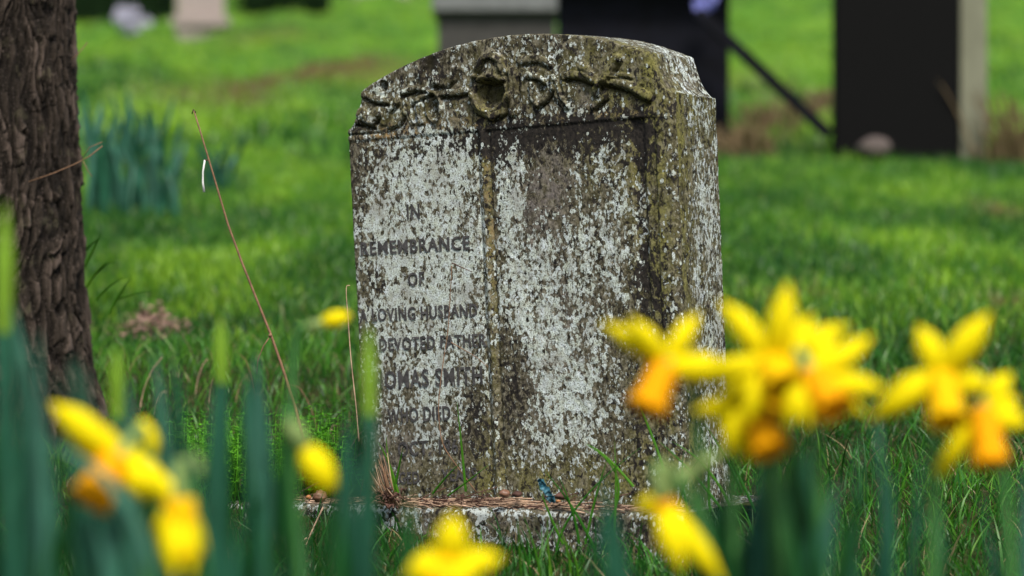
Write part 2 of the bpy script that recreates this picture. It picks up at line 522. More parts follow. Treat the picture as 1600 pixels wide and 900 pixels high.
go = bpy.data.objects.new('ground', gm); COL.objects.link(go); tag(go, kind='structure')

# ------------------------------------------------------------------ the gravestone
TH, RO = R(30), R(3.6)
U = np.array([math.cos(TH) * math.cos(RO), -math.sin(TH) * math.cos(RO), math.sin(RO)])
V = np.array([-math.cos(TH) * math.sin(RO), math.sin(TH) * math.sin(RO), math.cos(RO)])
Wv = np.array([math.sin(TH), math.cos(TH), 0.0])       # into the stone
P0 = np.array([-0.244, 4.05, 0.093])
SW, SD, SH, COVE_W, COVE_H, ARCH = 0.600, 0.157, 0.615, 0.036, 0.064, 0.058
TAPER = 0.020 / 0.615
VB = -0.085
def stone_mat():
    m = Matrix.Identity(4)
    for i in range(3):
        m[i][0], m[i][1], m[i][2], m[i][3] = U[i], Wv[i], V[i], P0[i]
    return m
def uv(px, py):
    """point of the stone's front face that was measured at this place of the photograph, in metres (u, v)"""
    d = np.array([(px - 800) / F, 1.0, -(py - 450) / F])
    A = np.array([d, -U, -V]).T
    t_, a, b = np.linalg.solve(A, P0 - CAM)
    return a / (1 + TAPER * max(b, 0)), b

def top_of(u):
    u = np.asarray(u)
    s_l = np.clip(u / COVE_W, 0, 1); s_r = np.clip((SW - u) / COVE_W, 0, 1)
    h = SH + COVE_H * np.minimum(s_l, s_r) ** 2.1
    c = SW / 2; hw = c - COVE_W
    Rr = (hw * hw + ARCH * ARCH) / (2 * ARCH)
    x = np.clip(np.abs(u - c), 0, hw)
    arch = np.sqrt(Rr * Rr - x * x) - (Rr - ARCH)
    return h + arch

# columns spaced by arc length of the outline
uu = np.linspace(0, SW, 4000); tt = top_of(uu)
al_ = np.concatenate([[0], np.cumsum(np.hypot(np.diff(uu), np.diff(tt)))])
NU, NV = 470, 620
cu = np.interp(np.linspace(0, al_[-1], NU), al_, uu)
Tv = np.linspace(0, 1, NV)
UU = np.repeat(cu[None, :], NV, 0)
VV = VB + Tv[:, None] * (top_of(cu)[None, :] - VB)

def gauss(u, v, px, py, sx, sy, a):
    cu_, cv_ = uv(px, py)
    return a * np.exp(-(((u - cu_) / (sx * 0.00110)) ** 2 + ((v - cv_) / (sy * 0.00103)) ** 2) / 2)

def seg_dist(u, v, pts):
    d = np.full(u.shape, 9.0)
    P = [uv(*p) for p in pts]
    for (a, b), (c, e) in zip(P[:-1], P[1:]):
        L = (c - a) ** 2 + (e - b) ** 2 + 1e-12
        t_ = np.clip(((u - a) * (c - a) + (v - b) * (e - b)) / L, 0, 1)
        d = np.minimum(d, np.hypot(u - a - t_ * (c - a), v - b - t_ * (e - b)))
    return d

FRV_L = uv(545, 220); FRV_R = uv(1008, 182)
def front_height(u, v):
    k = (FRV_R[1] - FRV_L[1]) / (FRV_R[0] - FRV_L[0])
    fl = FRV_L[1] + k * (u - FRV_L[0])
    h = 0.0026 * sstep(fl - 0.0045, fl + 0.0012, v)
    # small double line of the cornice at the left end
    ulim = uv(598, 215)[0]
    cor = np.clip((ulim - u) / 0.004, 0, 1)
    h = h - 0.004 * cor * np.exp(-((v - (fl + 0.009)) / 0.0018) ** 2)
    # book: middle rib between the two pages, pages swell slightly
    ur = uv(765, 450)[0]; ug = uv(1003, 350)[0]
    below = 1 - sstep(fl - 0.004, fl, v)
    h = h + below * 0.0042 * np.exp(-((u - ur) / 0.0052) ** 2)
    h = h - below * 0.0022 * np.exp(-((u - ur + 0.011) / 0.0022) ** 2) - below * 0.0026 * np.exp(-((u - ur - 0.0115) / 0.0022) ** 2)
    vtop_g = uv(1003, 184)[1]
    gm_ = 1 - sstep(vtop_g - 0.002, vtop_g + 0.001, v)
    h = h - gm_ * 0.0045 * (sstep(ug - 0.016, ug - 0.007, u) - sstep(ug + 0.005, ug + 0.013, u))
    us = uv(1031, 350)[0]
    h = h + 0.0030 * sstep(us - 0.003, us + 0.001, u) * gm_
    # rounded, chipped arrises
    dr = SW - u; dl = u; dt = top_of(u) - v
    for dd, r_ in ((dr, 0.012), (dl, 0.005), (dt, 0.005)):
        rr = r_ * (1 + 0.5 * fbm(v * 40, u * 40, 1.0, 3, 31))
        e = np.clip(1 - dd / rr, 0, 1)
        h = h - rr * 0.75 * (1 - np.sqrt(np.clip(1 - e * e, 0, 1)))
    return h

cav = np.zeros_like(UU)
Hh = front_height(UU, VV)
px2 = 0.00105
def rib(pts, wpx, hmm, under=1.0):
    """raised stroke of carving with an undercut groove along its lower side"""
    global Hh, cav
    wpx = wpx * 1.05; hmm = hmm * 1.15
    d = seg_dist(UU, VV, pts)
    Hh = Hh + hmm * 0.001 * np.sqrt(np.clip(1 - (d / (wpx * px2)) ** 3.2, 0, 1))
    if under > 0:
        d2 = seg_dist(UU, VV, [(x + 2, y + wpx * 1.1) for x, y in pts])
        g = np.exp(-(d2 / (wpx * 0.42 * px2)) ** 2)
        Hh = Hh - under * 0.0050 * g; cav = np.maximum(cav, 0.9 * min(under, 1) * g)
def hollow(px, py, rx, ry, dmm, dark=0.8, rim=0.0, ang=0.0, sharp=3):
    global Hh, cav
    a, b = uv(px, py)
    du = (UU - a) / (rx * 0.0011); dv = (VV - b) / (ry * px2)
    ca, sa = math.cos(ang), math.sin(ang)
    x_ = du * ca + dv * sa; y_ = -du * sa + dv * ca
    r_ = np.hypot(du, dv) if ang == 0 else np.sqrt((((UU - a) * ca + (VV - b) * sa) / (rx * 0.0011)) ** 2 + ((-(UU - a) * sa + (VV - b) * ca) / (ry * px2)) ** 2)
    g = np.exp(-r_ ** sharp)
    Hh = Hh - dmm * 0.001 * g
    cav = np.maximum(cav, dark * g)
    if rim: Hh = Hh + rim * 0.001 * np.exp(-((r_ - 1.25) / 0.22) ** 2)
# frieze: worn flowers, buds and leaves
Fz = 1
hollow(600, 135, 7, 8, 11, 1.0, 2.0)
rib([(570, 148), (585, 156), (607, 158)], 6, 4.5, 1.2)
rib([(622, 158), (608, 172), (601, 190)], 7, 5.0, 0.6)
rib([(634, 176), (624, 192), (612, 196)], 6, 4.5, 0.8)
rib([(566, 178), (580, 188), (592, 176)], 10, 6, 1.0)
rib([(560, 190), (585, 196)], 5, 3, 1.2)
rib([(632, 144), (650, 138), (668, 140)], 5, 5, 1.0)
rib([(648, 158), (664, 150), (676, 144)], 4, 4, 1.0)
rib([(690, 146), (710, 146), (731, 142)], 6, 5, 1.3)
rib([(681, 126), (682, 129)], 8, 7.5, 1.3)
rib([(664, 104), (660, 118), (664, 132)], 4, 4, 0.5)
rib([(700, 132), (712, 122), (716, 106)], 5, 4, 0.7)
rib([(634, 160), (638, 178), (646, 192)], 4, 3.6, 0.6)
rib([(656, 162), (657, 176), (660, 190)], 5.5, 5.5, 0.5)
hollow(679, 168, 10, 19, 7, 0.9, 5.0, ang=0.15)
rib([(684, 186), (690, 170)], 5, 4, 0.2)
hollow(672, 96, 9, 16, 4, 0.9)
hollow(690, 141, 7, 7, 5, 0.95)
# big bud with hood
rib([(744, 118), (758, 92), (772, 86), (786, 96), (790, 112)], 6, 7, 0.4)
hollow(768, 104, 22, 19, -8.5, 0.0, sharp=4)
hollow(767, 146, 22, 21, 15, 0.88, 5.5, sharp=5)
rib([(746, 122), (767, 128), (788, 122)], 6, 5, 0.9)
rib([(740, 150), (750, 174), (770, 184), (790, 174), (797, 150)], 6, 6.5, 0.8)
rib([(802, 112), (804, 146), (803, 176)], 7, 6.5, 0.5)
rib([(811, 122), (812, 150), (808, 170)], 2.5, -5, 0); 
rib([(826, 118), (840, 120), (850, 128)], 6, 5, 1.2)
rib([(832, 128), (834, 154), (842, 166)], 4.5, 5, 0.6)
rib([(842, 164), (856, 154), (866, 138)], 5, 5.5, 1.0)
hollow(846, 140, 8, 12, 4.5, 0.7)
rib([(866, 122), (874, 148), (886, 166)], 6, 6, 0.8)
rib([(884, 128), (888, 152)], 5, 4.5, 0.6)
rib([(884, 118), (905, 118), (926, 126)], 7, 6.5, 1.3)
rib([(912, 104), (930, 124), (936, 146)], 7, 6.5, 0.4)
rib([(966, 92), (952, 116), (942, 130)], 8, 7.5, 1.1)
rib([(950, 130), (948, 150), (930, 166)], 6, 5.5, 0.9)
rib([(950, 126), (980, 134), (1012, 152)], 8.5, 8, 1.5)
rib([(958, 118), (980, 118), (985, 120)], 4, 4, 0.8)
hollow(1002, 138, 5, 5, 3, 0.6)
rib([(815, 95), (840, 92), (858, 100)], 7, 3, 0.6)
# weathering: grain, pitting, spalls
calm = 1 - 0.7 * (1 - sstep(uv(752, 400)[0], uv(765, 400)[0], UU)) * (1 - sstep(0.57, 0.60, VV))
Hh = Hh + calm * 0.0011 * fbm(UU * 60, VV * 35, 0, 4, 3) + calm * 0.0006 * fbm(UU * 260, VV * 160, 0, 3, 9) + calm * 0.0016 * fbm(UU * 14, VV * 9, 0, 3, 4)
f1, f2, cid = worley(UU * 110, VV * 80, 4)
Hh = Hh - calm * 0.0016 * np.clip(1 - f1 / 0.30, 0, 1) * (cid > 0.72)

white = np.full(UU.shape, 0.38) - 0.03 * sstep(0.590, 0.605, VV); black = np.full(UU.shape, 0.33); olive = np.full(UU.shape, 0.12); bare = np.zeros(UU.shape)
ochre = np.zeros(UU.shape); rosette = np.full(UU.shape, 0.05); cool = np.zeros(UU.shape)
for g in ((665, 290, 55, 55, .42), (640, 340, 60, 40, .32), (700, 260, 45, 30, .22), (655, 385, 70, 34, .46), (690, 440, 55, 40, .40), (610, 470, 38, 40, .22),
          (665, 490, 70, 30, .30), (668, 545, 70, 34, .34), (690, 610, 60, 30, .32), (660, 660, 50, 30, .12), (800, 330, 16, 70, .52), (815, 270, 24, 24, .10),
          (905, 265, 22, 20, .20), (900, 380, 52, 36, .26), (842, 505, 28, 62, .40), (800, 480, 16, 40, .24), (905, 470, 40, 60, .16), (975, 330, 16, 80, .16), (895, 610, 30, 60, .30), (975, 430, 14, 60, .16),
          (845, 640, 35, 50, .12), (930, 620, 40, 70, .10), (800, 700, 26, 34, .18), (870, 700, 30, 30, .10), (850, 580, 24, 30, .10), (700, 205, 80, 7, .12), (900, 168, 70, 8, .22), (820, 190, 60, 7, .10),
          (830, 90, 50, 22, .10), (605, 150, 40, 36, .08), (1003, 330, 8, 22, .30), (1003, 300, 6, 10, .22),
          (545, 250, 14, 90, -.10), (765, 300, 8, 200, -.26), (860, 210, 110, 18, -.16), (862, 285, 26, 38, -.40), (1025, 300, 18, 260, -.26), (1006, 220, 12, 60, -.30), (800, 560, 12, 80, -.12),
          (790, 630, 16, 60, -.26), (820, 600, 14, 60, -.22), (560, 620, 16, 120, -.12), (980, 120, 60, 40, -.26), (770, 150, 32, 34, -.30), (810, 390, 24, 22, -.08), (870, 420, 14, 20, -.16), (620, 745, 120, 20, -.06),
          (630, 730, 30, 60, -.12), (990, 600, 20, 180, -.20), (850, 745, 120, 14, -.18), (740, 670, 16, 60, -.20), (600, 420, 30, 14, -.10)):
    white += gauss(UU, VV, *g)
for g in ((850, 205, 130, 20, .42), (720, 226, 80, 16, .30), (930, 230, 60, 30, .24), (1003, 222, 8, 26, .60), (1003, 300, 7, 20, .3), (1004, 380, 7, 30, .26), (1005, 470, 9, 60, .36), (790, 262, 22, 60, .22), (845, 330, 40, 60, .12), (880, 430, 16, 30, .14),
          (720, 300, 26, 30, .10), (560, 290, 14, 60, .08), (672, 96, 14, 18, .50), (770, 95, 14, 10, .20), (600, 260, 30, 14, .06), (806, 610, 18, 60, .20), (745, 660, 14, 50, .26), (700, 425, 10, 8, .1),
          (1040, 600, 14, 90, .26), (1000, 640, 10, 80, .2), (820, 470, 12, 50, .08), (1030, 470, 6, 60, .24), (590, 305, 20, 60, .08), (600, 450, 20, 12, .2), (560, 200, 20, 8, .2), (545, 600, 10, 110, .12)):
    black += gauss(UU, VV, *g)
for g in ((985, 125, 60, 45, .50), (900, 110, 60, 30, .25), (770, 150, 34, 40, .50), (1030, 330, 17, 240, .85), (985, 260, 12, 100, .45), (765, 360, 7, 180, .55), (930, 250, 50, 40, .30), (900, 745, 130, 26, .40), (740, 230, 14, 30, .3),
          (610, 175, 40, 20, .35), (765, 720, 10, 60, .5), (1010, 650, 30, 90, .30), (690, 170, 40, 20, .2)):
    olive += gauss(UU, VV, *g)
olive += 0.25 * sstep(0.10, 0.0, VV)
for g in ((862, 282, 26, 34, 1.0), (835, 350, 26, 40, .5), (870, 460, 20, 60, .35), (890, 560, 30, 60, .3), (620, 700, 50, 40, .4), (840, 610, 20, 60, .3), (720, 165, 22, 18, .6), (915, 150, 16, 18, .6)):
    bare += gauss(UU, VV, *g)
black -= 0.30 * np.clip(bare, 0, 1)
for g in ((640, 205, 40, 8, .9), (590, 212, 20, 10, .5), (750, 190, 40, 8, .4), (940, 180, 60, 7, .4), (765, 330, 6, 100, .4)):
    ochre += gauss(UU, VV, *g)
for g in ((632, 720, 26, 60, .9), (640, 600, 20, 30, .1)):
    cool += gauss(UU, VV, *g)
rosette += gauss(UU, VV, 1085, 450, 22, 200, .35) + gauss(UU, VV, 870, 110, 80, 30, .12)

Yl = -Hh                                   # local y: negative is towards the viewer
front = np.stack([UU, Yl, VV], -1)
# perimeter: left side up, over the top, right side down; pushed back through the thickness
ring = np.concatenate([np.stack([np.zeros(NV), np.arange(NV)], -1)[:-1], np.stack([np.arange(NU), np.full(NU, NV - 1)], -1), np.stack([np.full(NV, NU - 1), np.arange(NV)[::-1]], -1)[1:]]).astype(int)
rc = front[ring[:, 1], ring[:, 0]]
ND = 96
ws = np.linspace(0, SD, ND)[1:]
per = [rc]
au, av = rc[:, 0], rc[:, 2]
tang = np.gradient(np.stack([au, av], -1), axis=0)
tang /= np.linalg.norm(tang, axis=1, keepdims=True) + 1e-9
nout = np.stack([-tang[:, 1], tang[:, 0]], -1)
arc = np.concatenate([[0], np.cumsum(np.hypot(np.diff(au), np.diff(av)))])
y0 = rc[:, 1]
istop = ((ring[:, 1] == NV - 1)).astype(float)
for wi in ws:
    f = wi / SD
    bumpy = 0.0011 * fbm(arc * 60, wi * 60 + 0 * arc, 2.0, 4, 41) + 0.0007 * fbm(arc * 220, wi * 220 + 0 * arc, 0, 3, 44)
    edge = 0.0
    if wi > SD - 0.006:
        e = (wi - (SD - 0.006)) / 0.006
        edge = -0.006 * 0.7 * (1 - math.sqrt(max(0, 1 - e * e)))
    rise = 0.010 * f * istop * (1 - np.clip(np.abs(au - SW / 2) / (SW / 2) , 0, 1) ** 6)
    off = bumpy * min(1, wi / 0.004) + edge
    yy = y0 + (SD - y0) * f
    per.append(np.stack([au + nout[:, 0] * off, yy, av + nout[:, 1] * off + rise], -1))
per = np.stack(per)                                            # ND x n x 3
n_r = len(rc)
vf = front.reshape(-1, 3)
vp = per[1:].reshape(-1, 3)
fi = np.arange(NU * NV).reshape(NV, NU)
qf = np.stack([fi[:-1, :-1], fi[:-1, 1:], fi[1:, 1:], fi[1:, :-1]], -1).reshape(-1, 4)
pid = np.zeros((ND, n_r), dtype=int)
pid[0] = fi[ring[:, 1], ring[:, 0]]
pid[1:] = NU * NV + np.arange((ND - 1) * n_r).reshape(ND - 1, n_r)
qp = np.stack([pid[:-1, :-1], pid[:-1, 1:], pid[1:, 1:], pid[1:, :-1]], -1).reshape(-1, 4)
# back: straight strips between left half and right half of the last ring
last = pid[-1]
nb_ = NV - 1
L_ = last[:NV]; Rr_ = last[::-1][:NV]
qb = np.stack([L_[:-1], L_[1:], Rr_[1:], Rr_[:-1]], -1)
allv = np.concatenate([vf, vp]); allv[:, 0] *= 1 + TAPER * np.clip(allv[:, 2], 0, 1); allq = np.concatenate([qf, qp, qb])
sm = fast_quads('slab', allv, allq, M['stone'])
# closing fan for the arch on the back
def pattr(name, frontarr, side_fn):
    vals = np.concatenate([frontarr.ravel(), side_fn(vp)])
    vattr(sm, name, np.clip(vals, -1, 1.4))
sideR = lambda p: (p[:, 0] > SW * 0.9)
pv = lambda p: p[:, 2]
pattr('white', white, lambda p: np.where(p[:, 2] > SH - 0.002, 0.36 + 0.22 * np.clip((p[:, 0] - 0.42) / 0.16, 0, 1), 0.43 + 0.17 * sstep(0.52, 0.40, p[:, 2]) - 0.10 * sstep(0.28, 0.1, p[:, 2])) - 0.52 * np.exp(-(p[:, 1] / 0.040) ** 2))
pattr('black', black, lambda p: 0.30 + 0.10 * sstep(0.35, 0.1, p[:, 2]))
pattr('olive', olive, lambda p: 0.25 + 0.75 * np.exp(-(p[:, 1] / 0.050) ** 2) + 0.40 * sstep(0.48, 0.6, p[:, 2]) * (p[:, 2] < SH))
pattr('bare', bare, lambda p: 0.2 * (p[:, 2] > SH))
pattr('ochre', ochre, lambda p: 0.0 * p[:, 2])
pattr('rosette', rosette, lambda p: 0.10 + 0.55 * sstep(0.02, 0.06, p[:, 1]) * (p[:, 2] < SH))
pattr('cool', cool, lambda p: 0.0 * p[:, 2])
pattr('cavity', np.clip(cav, 0, 1), lambda p: 0.0 * p[:, 2])

grave = empty('gravestone', (0, 0, 0))
grave.matrix_world = stone_mat()
tag(grave, 'large lichen-covered stone headstone with arched top, carved flowers and worn lettering', 'gravestone')
slab = bpy.data.objects.new('headstone_slab', sm); COL.objects.link(slab); slab.parent = grave

# arch cap on the back face (n-gon above the shoulders)
arch_idx = [i for i in range(len(last)) if istop[i] > 0]
bv = [allv[last[i]] for i in arch_idx]
mbk = MB(); mbk.add([Vector((float(p[0]), float(p[1]) - 0.0005, float(p[2]))) for p in bv], [tuple(range(len(bv)))[::-1]])
bo = bpy.data.meshes.new('back_panel'); bo.from_pydata(mbk.v, [], mbk.f); fin(bo, M['greystone'], False)
bko = bpy.data.objects.new('back_panel', bo); COL.objects.link(bko); bko.parent = grave

# lettering: lead letters, one mesh for each line
def letters(text, x0, x1, yc0, yc1, hpx, weak=0.0):
    ua, va = uv(x0, yc0); ub, vb = uv(x1, yc1)
    cu_ = bpy.data.curves.new('t', 'FONT'); cu_.body = text; cu_.size = 1.0
    cu_.extrude = 0.0; cu_.offset = 0.020; cu_.resolution_u = 3; cu_.space_character = 1.06
    cu_.space_character = 1.12
    to = bpy.data.objects.new('t', cu_); COL.objects.link(to)
    dg = bpy.context.evaluated_depsgraph_get()
    tm = bpy.data.meshes.new_from_object(to.evaluated_get(dg))
    bpy.data.objects.remove(to)
    n = len(tm.vertices)
    co = np.zeros(n * 3); tm.vertices.foreach_get('co', co); co = co.reshape(-1, 3)
    faces = [tuple(p.vertices) for p in tm.polygons]
    # boundary edges for the sides
    cnt = {}
    for f_ in faces:
        for a, b in zip(f_, f_[1:] + f_[:1]):
            cnt[(a, b)] = cnt.get((a, b), 0) + 1
    bnd = [(a, b) for (a, b) in cnt if (b, a) not in cnt]
    mn, mx = co.min(0), co.max(0)
    X = ua + (co[:, 0] - mn[0]) / (mx[0] - mn[0]) * (ub - ua)
    hh_ = hpx * px2
    vc = np.interp(X, [ua, ub], [va, vb])
    Z = vc + ((co[:, 1] - mn[1]) / (mx[1] - mn[1]) - 0.5) * hh_
    base = np.median(front_height(X, Z))
    X = X * (1 + TAPER * Z)
    top_ = -(base + 0.0013 - weak * 0.0006)
    vt = [(float(a), float(top_ + 0.00035 * math.sin(a * 900 + b * 700)), float(b)) for a, b in zip(X, Z)]
    vb_ = [(a, y_ + 0.005, z_) for a, y_, z_ in vt]
    fs_ = faces + [(a + n, b + n, b, a) for a, b in bnd]
    me = bpy.data.meshes.new('inscription_line')
    me.from_pydata(vt + vb_, [], fs_); fin(me, M['lead'], False)
    o = bpy.data.objects.new('inscription_line', me); COL.objects.link(o); o.parent = grave
    return o
letters('IN', 636, 656, 331, 330, 24)
letters('REMEMBRANCE', 564, 734, 389, 379, 22)
letters('OF', 638, 663, 437, 435, 22)
letters('A LOVING HUSBAND', 562, 746, 494, 484, 21)
letters('& DEVOTED FATHER', 574, 760, 540, 531, 21)
letters('THOMAS SMITH', 566, 754, 596, 586, 29)
letters('WHO DIED', 606, 704, 650, 645, 23)
letters('OCT. 196', 622, 716, 702, 697, 24, 0.4)
letters('AGED', 612, 655, 748, 746, 20, 0.55)
letters('YEARS', 690, 745, 743, 740, 20, 0.55)

# plinth: a thick worn kerb block under the slab, in its own slightly tilted frame
Pf = at(940, 800, 3.72)
ro2 = R(1.3)
Ud = np.array([math.cos(TH) * math.cos(ro2), -math.sin(TH) * math.cos(ro2), math.sin(ro2)])
pn, pm_, pk = 260, 90, 60
L = 0.90
a_ = np.linspace(-0.72, 0.14, pn)
prof = []           # profile (outward, z): down the front then over the top
for k in range(pm_): prof.append((0.0, -0.17 + 0.17 * k / (pm_ - 1)))
for k in range(1, pk): prof.append((-0.36 * k / (pk - 1), 0.0))
prof = np.array(prof)
A2, I2 = np.meshgrid(a_, np.arange(len(prof)))
outw = prof[I2, 0]; zz = prof[I2, 1]
isf = (I2 < pm_)
nrm = 0.0022 * fbm(A2 * 30, (outw + zz) * 30, 0, 4, 51) + 0.0008 * fbm(A2 * 200, (outw + zz) * 200, 0, 3, 52)
rc_ = 0.012
edge_f = np.clip(1 - (-zz) / rc_, 0, 1) * isf; edge_t = np.clip(1 - (-outw) / rc_, 0, 1) * (~isf)
outw2 = outw + np.where(isf, nrm - rc_ * 0.4 * edge_f ** 2, 0); zz2 = zz + np.where(isf, 0, nrm) - rc_ * 0.25 * (edge_t ** 2 + edge_f ** 2)
Pxyz = np.array(Pf)[None, None, :] + A2[..., None] * Ud - outw2[..., None] * Wv + zz2[..., None] * np.array([0, 0, 1.0])
pi_ = np.arange(A2.size).reshape(A2.shape)
qq = np.stack([pi_[:-1, :-1], pi_[:-1, 1:], pi_[1:, 1:], pi_[1:, :-1]], -1).reshape(-1, 4)
inv = np.array(stone_mat().inverted())
Pl = Pxyz.reshape(-1, 3) @ inv[:3, :3].T + inv[:3, 3]
pm = fast_quads('plinth', Pl, qq, M['stone'])
vattr(pm, 'white', (0.42 + 0.30 * fbm(A2 * 9, zz * 9, 0, 2, 60) + 0.20 * (zz > -0.010) * isf).ravel()); vattr(pm, 'black', (0.46 + 0.3 * fbm(A2 * 12, zz * 6, 0, 2, 61)).ravel())
vattr(pm, 'olive', np.full(A2.size, 0.30)); vattr(pm, 'bare', np.full(A2.size, 0.5))
for nme in ('ochre', 'rosette', 'cavity'): vattr(pm, nme, np.zeros(A2.size))
vattr(pm, 'cool', np.full(A2.size, 0.55))
pl = bpy.data.objects.new('plinth', pm); COL.objects.link(pl); pl.parent = grave

# ------------------------------------------------------------------ tree
TY = 4.62
def tree():
    base = at(-45, 640, TY); tx = base.x
    root = empty('tree', (tx, TY, 0.0))
    tag(root, 'dark brown rough-barked tree trunk at the left edge beside the gravestone', 'tree')
    zs = np.concatenate([np.linspace(0.0, 1.15, 430), np.linspace(1.17, 3.2, 90)])
    na = 620
    an = np.linspace(0, 2 * math.pi, na, endpoint=False)
    A, Z = np.meshgrid(an, zs)
    # radius so that the right-hand outline follows the photograph: 120 px at the top, 160 px low down
    rz = np.interp(Z, [0, 0.10, 0.20, 0.30, 0.45, 0.65, 0.85, 1.0, 3.2], [0.370, 0.305, 0.252, 0.222, 0.209, 0.200, 0.193, 0.189, 0.155])
    fl = np.exp(-Z / 0.14)
    rz = rz + 0.05 * fl * np.cos(A * 3 + 0.5) + 0.02 * fl * np.cos(A * 7 + 2)
    rz = rz + 0.006 * fbm(np.cos(A) * 2, np.sin(A) * 2, Z * 3, 3, 20)
    # bark: long broken plates
    wob = 0.35 * fbm(np.cos(A) * 5, np.sin(A) * 5, Z * 9, 3, 21)
    per_ = 36
    cA, sA = np.cos(A), np.sin(A)
    rough = fbm(cA * 30, sA * 30, Z * 13, 5, 23, 0.6)
    w1 = fbm(cA * 4, sA * 4, Z * 7, 2, 21, 0.4); w2 = fbm(cA * 5, sA * 5, Z * 9, 2, 22, 0.4)
    xx = A / (2 * math.pi) * 34 + w1 * 1.6; zz_ = Z * 17 + 1.0 * w2 + 0.3 * rough
    f1, f2, cid = worley(xx, zz_, 7)
    tri = lambda p: np.abs(p - np.floor(p) - 0.5) * 2
    k1 = A / (2 * math.pi) * 50 + 1.2 * w1 + 0.7 * w2 + 0.22 * rough
    d1 = 1 - tri(k1 + Z * 5 + 0.8 * w2); d2 = 1 - tri(k1 * 1.0 - Z * 4.5 + 1.0 * w1)
    fur = np.minimum(1 - d1, 1 - d2)
    fur = sstep(0.04, 0.50, fur)
    plate = 0.28 * sstep(0.0, 0.10, f2 - f1) + 0.72 * fur
    g1, g2, gid = worley(xx * 1.9 + 5 + w2, zz_ * 2.8 + w1, 9)
    plate2 = sstep(0.0, 0.14, g2 - g1)
    long_ = 1 - np.abs(fbm(cA * 20 + w1, sA * 20 + w1, Z * 9, 3, 24)) * 3.2
    ridge = 0.58 * plate * (0.55 + 0.6 * cid) + 0.05 * plate2 - 0.14 * np.clip(long_, 0, 1) ** 2 + 0.36 * rough + 0.22
    seam = 1 - sstep(0, 0.01, np.abs(A - 2 * math.pi))
    rr = rz + 0.020 * (ridge - 0.5) + 0.0030 * rough
    X = np.cos(A) * rr; Yc = np.sin(A) * rr
    # slight lean
    X = X + 0.0 * Z
    nr_, nc_ = A.shape
    ii = np.arange(nr_ * nc_).reshape(nr_, nc_)
    j2 = np.roll(ii, -1, axis=1)
    q_ = np.stack([ii[:-1], j2[:-1], j2[1:], ii[1:]], -1).reshape(-1, 4)
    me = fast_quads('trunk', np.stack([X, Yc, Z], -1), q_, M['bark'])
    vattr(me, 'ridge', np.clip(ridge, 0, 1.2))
    o = bpy.data.objects.new('trunk', me); COL.objects.link(o); o.parent = root
    # bare limbs far above the picture
    for k in range(6):
        a0 = k * 1.05 + 0.3; z0 = 2.2 + 0.16 * k
        p0 = Vector((0.10 * math.cos(a0), 0.10 * math.sin(a0), z0))
        p3 = Vector((1.5 * math.cos(a0), 1.5 * math.sin(a0), z0 + 1.9))
        m = MB()
        pts = bez(p0, p0.lerp(p3, 0.33) + Vector((0, 0, -0.1)), p0.lerp(p3, 0.66) + Vector((0.1, 0.1, 0.1)), p3, 12)
        m.tube(pts, [0.075 * (1 - i / 14) for i in range(13)], 9)
        for j in (5, 8, 10):
            e = pts[j] + Vector((random.uniform(-.5, .5), random.uniform(-.5, .5), random.uniform(.3, .8)))
            m.tube([pts[j], pts[j].lerp(e, .5) + Vector((0, 0, .05)), e], [0.028, 0.017, 0.006], 6)
        me2 = bpy.data.meshes.new('limb'); me2.from_pydata(m.v, [], m.f); fin(me2, M['bark'])
        vattr(me2, 'ridge', np.full(len(m.v), 0.5))
        lo = bpy.data.objects.new('limb', me2); COL.objects.link(lo); lo.parent = root
    m = MB()
    m.tube([Vector((0.0, 0, 3.1)), Vector((0.03, 0.02, 3.9)), Vector((-0.05, 0.05, 4.9))], [0.165, 0.11, 0.04], 12)
    me2 = bpy.data.meshes.new('limb'); me2.from_pydata(m.v, [], m.f); fin(me2, M['bark']); vattr(me2, 'ridge', np.full(len(m.v), 0.5))
    lo = bpy.data.objects.new('limb', me2); COL.objects.link(lo); lo.parent = root
    return root
tree()
# thin twigs caught on the bark
for (pts, r_, lab_) in (([(45, 284), (85, 270), (118, 256), (140, 244), (160, 228)], 0.0011, 'long thin dry twig curling off the bark of the trunk'), ([(128, 248), (140, 230), (160, 222)], 0.0007, 'short fine twiglet pointing upward beside the long twig on the trunk'), ([(130, 252), (138, 268), (144, 276)], 0.0007, 'short fine twiglet hanging downward below the long twig on the trunk')):
    m = MB(); m.tube([at(x, y, 4.40) for x, y in pts], r_, 5)
    p = at(*pts[0], 4.40); r0 = empty('dry_twig', p)
    m.build('twig_stem', M['dry'], r0)
    tag(r0, lab_, 'twig', 'dry twigs on the trunk')
m = MB(); m.tube([at(112, 92, 4.5), at(122, 84, 4.5), at(137, 66, 4.5)], 0.0009, 5)
o = m.build('dry_twig', M['dry'], None); tag(o, 'tiny dark twig pointing up from the trunk near the top of the photo', 'twig', 'dry twigs on the trunk')

